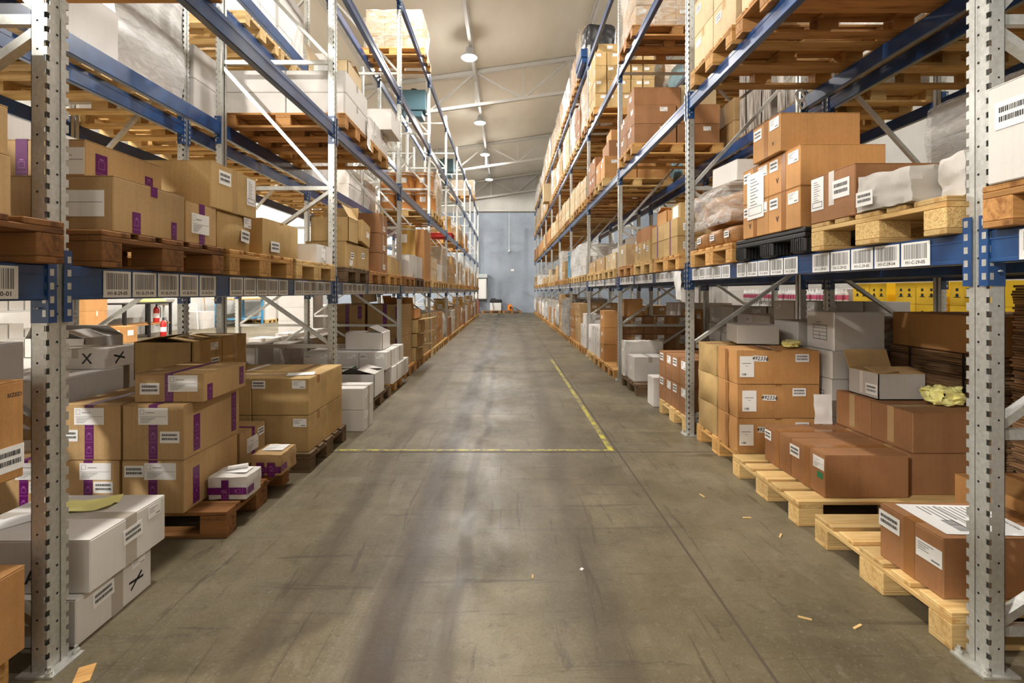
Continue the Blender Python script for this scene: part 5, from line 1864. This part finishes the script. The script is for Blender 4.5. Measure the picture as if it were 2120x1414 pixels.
# row behind the left rack: bright white loads
for b in (1, 2, 3, 4):
    for s in range(3):
        if b == 1 and s == 0:
            carton('big white board box on first shelf of rack behind left rack', -4.0, -2.98, 1.9, 3.96, LZ['left'][1] + PALH + .002, LZ['left'][1] + PALH + .82, 'white', tape=None)
        pal(BL, b, 1, s, 'pine')
        pal(BL, b, 2, s, 'pine')
        if b > 1:
            if s != 1 or b == 2:
                grid(BL, b, 2, s, 2, 2, 2, .32, 'white', nopal=True, depth=1.0, lab=False, tape=None)
            if s == 2:
                grid(BL, b, 1, s, 2, 2, 1, .35, 'white', nopal=True, depth=1.0, lab=False, tape=None)
        if 1 < b < 4 and s != 0:
            grid(BL, b, 3, s, 2, 2, 3, .3, 'white', 'pine', depth=1.0, lab=False, tape=None)
carton('white carton at near side of the big film-wrapped white block, second shelf', -3.9, -2.93, 3.12, 3.64, z2, z2 + .36, 'white', tape='clear')
wrap(BL, 1, 2, 2, 1.14, 'white', nopal=True, filmk='filmw', nx=2, ny=2, nz=4, desc='white wrapped block', dx=1.15, dy=.80, dyy=.16)
for i, (xa, xb, ya, yb, za2, zb2) in enumerate(((-4.05, -3.04, 3.2, 3.83, .144, .75), (-3.5, -3.05, 3.66, 3.95, .752, .905), (-4.0, -3.1, 3.96, 4.42, .144, .79))):
    carton(['long white carton on the floor row behind purple-taped cartons', 'white carton with handwritten crosses behind the purple-taped cartons', 'white carton behind the one with handwritten crosses'][i], xa, xb, ya, yb, za2, zb2, 'white', tape='clear',
           labs=[('R', .5, .5, 'ink', {'t': '\\', 'w': .1, 'h': .15, 'rot': 1.0}), ('R', .5, .5, 'ink', {'t': '\\', 'w': .1, 'h': .15, 'rot': 2.1}), ('N', .7, .5, 'ink', {'t': 'X', 'w': .1, 'h': .11})] if i == 1 else ())
open_carton('white carton with raised lid flaps behind the frame brace', -4.0, -3.5, 4.0, 4.4, .792, .95, 'white', flaps=(60, 20, None, 30))
for s in range(3):
    pal(BL, 1, 0, s, 'wood')
for b in (2, 3):
    for s in range(3):
        if b == 2 and s < 2:
            pal(BL, b, 0, s, 'wood')
            carton('low white carton, %s floor pallet behind second left post' % SLOT[s], -4.0, -3.0, slotY(b, s) + .05, slotY(b, s) + .7, zc, zc + (.42 if s == 0 else .3), 'white', tape='clear')
        else:
            grid(BL, b, 0, s, 2, 2, 2, .24, 'white', 'wood', depth=1.0, lab=False, tape='clear')
for j in range(2):
    carton('grey-white carton on the low white carton, %s one, seen through second left frame' % ['near', 'far'][j], -3.5, -3.0, 4.85 + j * .9, 5.3 + j * .9, zc + (.422 if j == 0 else .302), zc + (.62 if j == 0 else .55), 'grey', tape='clear')
carton('white carton at far left behind first left post, on floor pallet', -4.0, -2.99, 2.0, 2.75, zc, .80, 'white', tape='clear')
carton('white carton topmost at far left behind first left post', -3.95, -3.0, 2.2, 3.0, .802, 1.03, 'white', tape='clear')

# ================================================================ OPEN HALL ON THE LEFT
def shelf_unit(label, x0, x1, y0, y1, H, levels):
    t = empty('shelving_unit', ((x0 + x1) / 2, (y0 + y1) / 2, 0), label=label, cat='shelving')
    dx, dy = (x1 - x0) / 2, (y1 - y0) / 2
    for sx in (-1, 1):
        for sy in (-1, 1):
            mb = MB()
            mb.box(sx * dx - .02, sx * dx + .02, sy * dy - .02, sy * dy + .02, 0, H)
            for k in range(int(H / .1)):
                mb.disc((sx * dx + .021, sy * dy, .05 + k * .1), (1, 0, 0), .006, 6, 1)
            ob('leg', mb.mesh('leg', ['greypaint', 'hole']), t)
    for z in levels:
        mb = MB()
        mb.box(-dx, dx, -dy, dy, z - .03, z)
        ob('shelf_board', mb.mesh('shelf_board', 'whitepaint'), t)
    return t


shelf_unit('grey metal shelving unit with small white boxes, far left in the open hall', -8.2, -7.58, 6.56, 8.5, 2.1, (.2, .62, 1.05, 1.5, 2.05))
r = random.Random(5)
for i in range(14):
    lv = (.62, 1.05)[i % 2]
    yy = 6.68 + (i // 2) * .245
    carton('small white box %s from the near end on the %s board of grey shelving unit' % (ORD[i // 2 + 1], ['lower', 'upper'][i % 2]), -7.96, -7.64, yy, yy + .22, lv + .001, lv + r.choice((.12, .16, .22)), 'white', tape=None, group='small white boxes on grey shelving')
# stack of tan cartons by the wall
for k in range(4):
    carton('big tan carton, %s of the stack against the left wall' % LAY[4][k], -11.3, -10.55, 12.1, 12.75, k * .42 + .0005, k * .42 + .42, 'brown', tape='white', tw=.05, seam='x', drop=.12, group='tan stack by the left wall')
carton('tan carton with white labels on the floor beside the black desk', -10.4, -9.95, 12.6, 13.0, .0005, .43, 'brown', tape=None, labs=[('N', .5, .6, 'blank', {'w': .12, 'h': .14}), ('R', .4, .6, 'blank', {'w': .2, 'h': .14})])
carton('low white carton on floor beside tan carton with white labels', -10.95, -10.45, 12.78, 13.1, .0005, .3, 'white', tape=None)
t = empty('work_desk', (-10.9, 14.2, 0), label='black metal work desk with lower shelf by the left wall', cat='desk')
mb = MB()
mb.box(-.4, .4, -.95, .95, .98, 1.02)
ob('desk_top', mb.mesh('desk_top', 'blackplastic'), t)
for sx in (-.37, .37):
    for sy in (-.9, .0, .9):
        mb = MB()
        mb.box(sx - .03, sx + .03, sy - .03, sy + .03, 0, .98)
        ob('leg', mb.mesh('leg', 'blackplastic'), t)
mb = MB()
mb.box(-.38, .38, -.9, .9, .36, .40)
ob('lower_shelf', mb.mesh('lower_shelf', 'oldwood'), t)
t = empty('label_printer', (-10.85, 14.75, 1.02), label='white printer with a yellow base on the black desk', cat='printer')
mb = MB()
mb.box(-.22, .22, -.25, .25, .1, .32, c=.04)
ob('printer_body', mb.mesh('printer_body', 'whitepaint', True), t)
mb = MB()
mb.box(-.25, .25, -.28, .28, 0, .1, c=.02)
ob('printer_base', mb.mesh('printer_base', 'yellowpaper'), t)
mb = MB()
mb.box(.21, .225, -.12, .08, .18, .27)
ob('printer_display', mb.mesh('printer_display', 'hole'), t)


def extinguisher(label, x, y, z):
    t = empty('fire_extinguisher', (x, y, z), label=label, cat='fire extinguisher')
    mb = MB()
    mb.lathe([(.075, 0), (.08, .02), (.08, .38), (.06, .44), (.025, .48)], 20)
    ob('cylinder_body', mb.mesh('cylinder_body', 'redpaint', True), t)
    mb = MB()
    mb.lathe([(.022, .48), (.022, .54)], 12)
    mb.box(-.02, .1, -.012, .012, .54, .56)
    ob('valve', mb.mesh('valve', 'blackplastic'), t)
    mb = MB()
    mb.tube([(.02, 0, .52), (.1, .02, .48), (.11, .03, .3), (.1, .03, .15)], .011)
    ob('hose', mb.mesh('hose', 'blackplastic', True), t)
    mb = MB()
    mb.lathe([(.081, .14), (.081, .28)], 20, cap=False)
    ob('instruction_label', mb.mesh('instruction_label', 'paper', True), t)


extinguisher('red fire extinguisher on the lower shelf of the black desk', -10.75, 14.80, .4015)
extinguisher('red fire extinguisher on the floor in front of the black desk', -10.36, 14.55, 0)
t = empty('wash_basin', (-11.2, 15.75, 0), label='white wash basin with pedestal pipe on the left wall', cat='basin')
mb = MB()
mb.lathe([(.12, .9), (.28, 1.0), (.32, 1.12), (.30, 1.13), (.22, 1.02), (.05, .98)], 20, cap=False)
mb.box(-.385, -.3, -.3, .3, 1.1, 1.5, c=.03)
ob('basin_bowl', mb.mesh('basin_bowl', 'whitepaint', True), t)
mb = MB()
mb.tube([(0, 0, .95), (0, 0, .3), (-.25, 0, .25)], .03)
ob('waste_pipe', mb.mesh('waste_pipe', 'greypaint', True), t)
t = empty('trolley', (-11.2, 16.75, 0), label='white tubular trolley frame beside the wash basin', cat='trolley')
for yy in (-.35, .35):
    mb = MB()
    mb.tube([(-.25, yy, 0), (-.2, yy, .9), (.2, yy, .9), (.25, yy, 0)], .018)
    ob('side_frame', mb.mesh('side_frame', 'whitepaint', True), t)
mb = MB()
mb.tube([(0, -.35, .85), (0, .35, .85)], .018)
ob('cross_bar', mb.mesh('cross_bar', 'whitepaint', True), t)
for k in range(2):
    carton('white carton, %s of two beside the trolley by the left wall' % ['lower', 'upper'][k], -11.5, -10.9, 17.3, 18.0, k * .31 + .0005, k * .31 + .31, 'white', tape=None, group='white pair by the left wall')
t = empty('broom', (-11.5, 18.15, 0), label='broom leaning on the left wall', cat='broom')
mb = MB()
mb.tube([(.2, 0, .1), (-.02, .15, 1.5)], .014)
ob('broom_handle', mb.mesh('broom_handle', 'oldwood'), t)
mb = MB()
mb.box(.06, .34, -.07, .07, 0, .12, c=.02)
ob('broom_brush', mb.mesh('broom_brush', 'tan'), t)
t = empty('workbench', (-10.75, 19.45, 0), label='workbench with yellow wooden top and light blue legs', cat='workbench')
mb = MB()
mb.box(-.45, .45, -1.1, 1.1, 1.02, 1.08, c=.01)
ob('bench_top', mb.mesh('bench_top', 'pine'), t)
for sx in (-.4, .4):
    for sy in (-.95, .95):
        mb = MB()
        mb.box(sx - .035, sx + .035, sy - .035, sy + .035, 0, 1.02)
        ob('leg', mb.mesh('leg', 'bluepaint'), t)
mb = MB()
mb.box(-.4, .4, -.95, .95, .25, .29)
ob('lower_shelf', mb.mesh('lower_shelf', 'bluepaint'), t)
for j in range(5):
    pallet('pallet of white cartons along the left wall, %s from the workbench' % ORD[j + 1], -11.4, 20.6 + j * 1.25, 0, 1, 'pine', False, 0, 'pallets along the left wall')
    for k in range(3):
        carton('white carton, %s tier, on pallet %s from the workbench' % (LAY[3][k], ORD[j + 1]), -11.35, -10.25, 20.65 + j * 1.25, 21.4 + j * 1.25, PALH + k * .45, PALH + k * .45 + .448, 'white', tape=None, group='white cartons along the left wall')
for j in range(3):
    zj = .0005
    for k in range(3 if j else 4):
        carton('white carton, %s tier of %s free-standing stack in the open hall' % (LAY[4][k], ORD[j + 1]), -5.45 - j * .12, -4.65 - j * .12, 11.5 + j * 1.0, 12.2 + j * 1.0, zj, zj + .32, 'white', tape=None, group='free-standing white stacks')
        zj += .321
t = empty('pallet_truck', (-6.8, 17.2, 0), label='orange pallet truck standing in the open hall', cat='pallet truck')
mb = MB()
mb.box(-.35, .35, -.2, .2, .1, .9, c=.08)
mb.box(-.2, .2, -.15, .15, .9, 1.3, c=.06)
ob('truck_body', mb.mesh('truck_body', 'orange', True), t)
for sx in (-.25, .25):
    mb = MB()
    mb.box(sx - .08, sx + .08, .2, 1.35, .06, .12, c=.01)
    ob('fork', mb.mesh('fork', 'orange'), t)
mb = MB()
mb.tube([(0, -.15, 1.2), (0, -.5, 1.35), (0, -.6, 1.3)], .025)
ob('tiller', mb.mesh('tiller', 'blackplastic', True), t)
mb = MB()
for sx in (-.25, .25):
    mb.box(sx - .04, sx + .04, -.16, -.02, 0, .14, c=.04)
    mb.box(sx - .04, sx + .04, 1.2, 1.3, 0, .09, c=.03)
ob('wheels', mb.mesh('wheels', 'blackplastic'), t)

# ================================================================ NEXT AISLE ON THE RIGHT
for j in range(3):
    pallet('pallet of yellow cartons across the right-hand aisle, %s one' % NTH[j] if j < 2 else 'pallet of yellow cartons across the right-hand aisle, far one', 6.2, 6.0 + j * .95, 0, 1, 'wood', False, 0, 'pallets of yellow cartons')
    for k in range(4):
        for i in range(2):
            carton('yellow carton with dark print, %s tier, %s, on %s yellow pallet' % (LAY[4][k], ['near', 'far'][i], ['first', 'second', 'third'][j]), 6.22, 6.9, 6.02 + j * .95 + i * .39, 6.02 + j * .95 + i * .39 + .38, PALH + k * .335, PALH + k * .335 + .333, 'yellow', tape=None, name='yellow_carton',
                   labs=[('L', .5, .5, 'crateprint')], group='yellow cartons')
for j in range(4):
    pallet('pallet of shrink-packed bottles across the right-hand aisle, %s' % ORD[j + 1], 6.3, 9.2 + j * 1.0, 0, 1, 'wood', False, 0, 'pallets of bottles')
    for k in range(4):
        t = empty('bottle_pack', (6.75, 9.6 + j * 1.0, PALH + k * .32), label='shrink-packed bottles with pink labels, %s tier of %s bottle pallet' % (LAY[4][k], ORD[j + 1]), cat='bottle pack', group='shrink-packed bottles')
        def mk():
            mb = MB()
            for x in range(2):
                for y in range(8):
                    c = (-.38 + x * .12, -.34 + y * .097, 0)
                    mb.lathe([(.04, 0), (.045, .02), (.045, .2), (.02, .27), (.015, .3)], 8, 0, c)
                    mb.lathe([(.046, .08), (.046, .17)], 8, 1, c, cap=False)
            return mb.mesh('bottles', ['whitebag', 'pink'])
        ob('bottles', cached('bot', mk), t, kind='stuff')
        def mk2():
            mb = MB()
            mb.box(-.14, .4, -.39, .39, 0, .30, c=.01)
            return mb.mesh('bottle_pack_core', 'grey')
        ob('pack_core', cached('botc', mk2), t)
for j in range(4):
    pallet('pallet of white cartons across the right-hand aisle, %s' % ORD[j + 1], 6.2, 13.6 + j * 1.0, 0, 1, 'wood', False, 0, 'pallets of white cartons across the right aisle')
    for k in range(4):
        carton('white carton, %s tier, on %s pallet across the right-hand aisle' % (LAY[4][k], ORD[j + 1]), 6.22, 7.2, 13.62 + j * 1.0, 14.4 + j * 1.0, PALH + k * .4, PALH + k * .4 + .398, 'white', tape=None, group='white cartons across the right aisle')

# ================================================================ END WALL AND ROOF FITTINGS
mb = MB()
mb.tube([(-2.6, 31.1, 6.55), (2.6, 31.1, 6.55)], .055, 10)
ob('pipe', mb.mesh('pipe', 'trussgrey', True), None, label='horizontal grey pipe running across the blue-grey end wall', cat='pipe')
t = empty('security_camera', (.12, 31.15, 3.95), label='small white camera under a vertical conduit on the end wall', cat='camera')
mb = MB()
mb.box(-.06, .06, -.2, 0, -.05, .07, c=.02)
ob('camera_body', mb.mesh('camera_body', 'whitepaint'), t)
mb = MB()
mb.tube([(0, 0, .05), (0, 0, 2.55)], .02)
ob('conduit', mb.mesh('conduit', 'whitepaint'), t)
mb = MB()
mb.box(-.1, .1, -.01, 0, -.07, .07)
ob('wall_sign', mb.mesh('wall_sign', 'paper'), None, (.34, 31.19, 2.74), label='small blank white notice on the blue-grey end wall', cat='sign')
t = empty('electrical_cabinet', (-1.75, 30.94, .87), label='grey electrical cabinet on the end wall behind the left rack', cat='cabinet')
mb = MB()
mb.box(-.45, .45, -.3, .25, 0, 1.3, c=.01)
ob('cabinet_body', mb.mesh('cabinet_body', 'greypaint'), t)
mb = MB()
mb.box(-.4, .4, -.315, -.3, .05, 1.25, c=.005)
ob('cabinet_door', mb.mesh('cabinet_door', 'whitepaint'), t)
mb = MB()
mb.box(-.5, .5, -.3, .2, 1.35, 1.6, c=.01)
mb.tube([(-.3, .1, 1.5), (-.3, .1, 5.6)], .05)
mb.tube([(-.1, .12, 1.5), (-.1, .12, 5.6)], .03)
ob('cable_duct', mb.mesh('cable_duct', 'greypaint'), t)
t = empty('fire_cabinet', (-2.0, 30.6, 0.05), label='red fire cabinet standing under the grey electrical cabinet', cat='cabinet')
mb = MB()
mb.box(-.22, .22, -.15, .15, -.05, .75, c=.02)
ob('cabinet_body', mb.mesh('cabinet_body', 'redpaint'), t)
pallet('pallet at the end wall under the white and black machine', -1.6, 30.25, 0, 1, 'oldwood', False, 0, 'pallets at the end wall')
pallet('pallet at the end wall under the small orange machine', -.3, 30.25, 0, 1, 'oldwood', False, 0, 'pallets at the end wall')
t = empty('cleaning_machine', (-.72, 30.65, PALH), label='white and black machine on a pallet at the end wall', cat='machine')
mb = MB()
mb.box(-.36, .36, -.25, .25, 0, .5, c=.03)
ob('machine_body', mb.mesh('machine_body', 'whitepaint'), t)
mb = MB()
mb.box(-.37, .38, -.26, .26, .5, .72, c=.05)
mb.box(-.3, 0, -.2, .2, .7, .78, c=.02)
ob('machine_top', mb.mesh('machine_top', 'blackplastic'), t)
mb = MB()
mb.tube([(-.15, -.26, .6), (-.2, -.3, .4), (-.1, -.3, .2), (-.15, -.28, .08)], .015)
ob('machine_hose', mb.mesh('machine_hose', 'blackplastic', True), t)
t = empty('small_machine', (.18, 30.65, PALH), label='small orange and black machine on a pallet at the end wall', cat='machine')
mb = MB()
mb.box(-.16, .16, -.16, .16, 0, .34, c=.04)
mb.box(-.1, .06, -.1, .1, .34, .42, c=.02)
ob('machine_body', mb.mesh('machine_body', 'orange'), t)
mb = MB()
mb.tube([(.14, 0, .1), (.3, -.05, .2), (.5, -.1, .05), (.62, -.1, .02)], .02)
mb.box(-.02, .1, -.165, -.155, .1, .26)
ob('machine_hose', mb.mesh('machine_hose', 'blackplastic', True), t)
for i, y in enumerate((15.3, 23.1)):
    t = empty('unit_heater', (-2.95, y, ceil_z(-2.95)), label='teal box heater hung from the %s roof truss' % ['nearer', 'farther'][i], cat='heater', group='hanging heaters')
    def mk():
        mb = MB()
        mb.box(-.42, .42, -.3, .3, -1.35, -.72, c=.02)
        mb.box(-.3, .3, -.25, .25, -1.55, -1.35, c=.02)
        return mb.mesh('heater_box', 'teal')
    ob('heater_box', cached('hb_', mk), t)
    def mk2():
        mb = MB()
        mb.lathe([(.1, -.72), (.1, -.6), (.04, -.58)], 12)
        return mb.mesh('heater_motor', 'blackplastic')
    ob('heater_motor', cached('hm_', mk2), t)
    for sx in (-.4, .4):
        mb = MB()
        mb.bar((sx, 0, 0), (sx, 0, -1.4), .05, .05)
        ob('hanger', mb.mesh('hanger', 'trussgrey'), t)

# ================================================================ small things on the floor and rails
mt = Matrix(((0, -.02, -1, 1.655), (-1, 0, 0, 4.66), (0, 1, -.02, 1.40), (0, 0, 0, 1)))
paper('hanging_document', 'creased white document in a sleeve hanging by second right post', mt, .15, .27, 'paper', 9, .03, 'document')
mt = Matrix.Translation((-1.67, 2.32, .006))
for i, (px, py, w, h, lb, k) in enumerate(((-1.685, 2.17, .07, .035, 'torn white paper scrap on the floor beside the white cartons', 'paper'), (-1.48, 1.69, .05, .09, 'sliver of wood on the floor by the front left post', 'wood'),
                                         (.36, 2.33, .02, .015, 'white crumb of paper on the floor in the middle of the aisle', 'paper'), (.12, 2.27, .03, .008, 'thin pale splinter on the aisle floor', 'pine'))):
    mb = MB()
    mb.box(-w / 2, w / 2, -h / 2, h / 2, 0, .004, c=.001)
    ob('floor_scrap', mb.mesh('floor_scrap', k), None, (px, py, .0), (0, 0, .5 * i), label=lb, cat='scrap')
for i, (px, py) in enumerate(((1.42, 2.86), (1.50, 2.65), (1.28, 3.17), (1.22, 1.98), (1.40, 1.93))):
    mb = MB()
    mb.box(-.025, .025, -.005, .005, 0, .005, c=.001)
    ob('wood_splinter', mb.mesh('wood_splinter', 'pine'), None, (px, py, 0), (0, 0, i * .9), label='pale wood splinter on the floor by the right pallets, %s in a row' % ORD[i + 1], cat='splinter', group='wood splinters')

mats = sorted({f[0] for f in FAR})
mb = MB()
for f in FAR:
    mb.box(f[1], f[2], f[3], f[4], f[5], f[6], mats.index(f[0]), c=.004)
    xm = (f[1] + f[2]) / 2
    mb.box(xm - .0015, xm + .0015, f[3] + .002, f[4] - .002, f[6], f[6] + .0006, len(mats))
ob('distant_cartons', mb.mesh('distant_cartons', mats + ['seam']), None, label='remaining tan and brown cartons stacked in the farthest bays of both racks', cat='cartons', kind='stuff')
bpy.context.view_layer.update()
dupes = {k: v for k, v in LABELS.items() if len(v) > 1}
print('objects', len(bpy.data.objects), 'dupe labels', len(dupes), list(dupes.items())[:8])
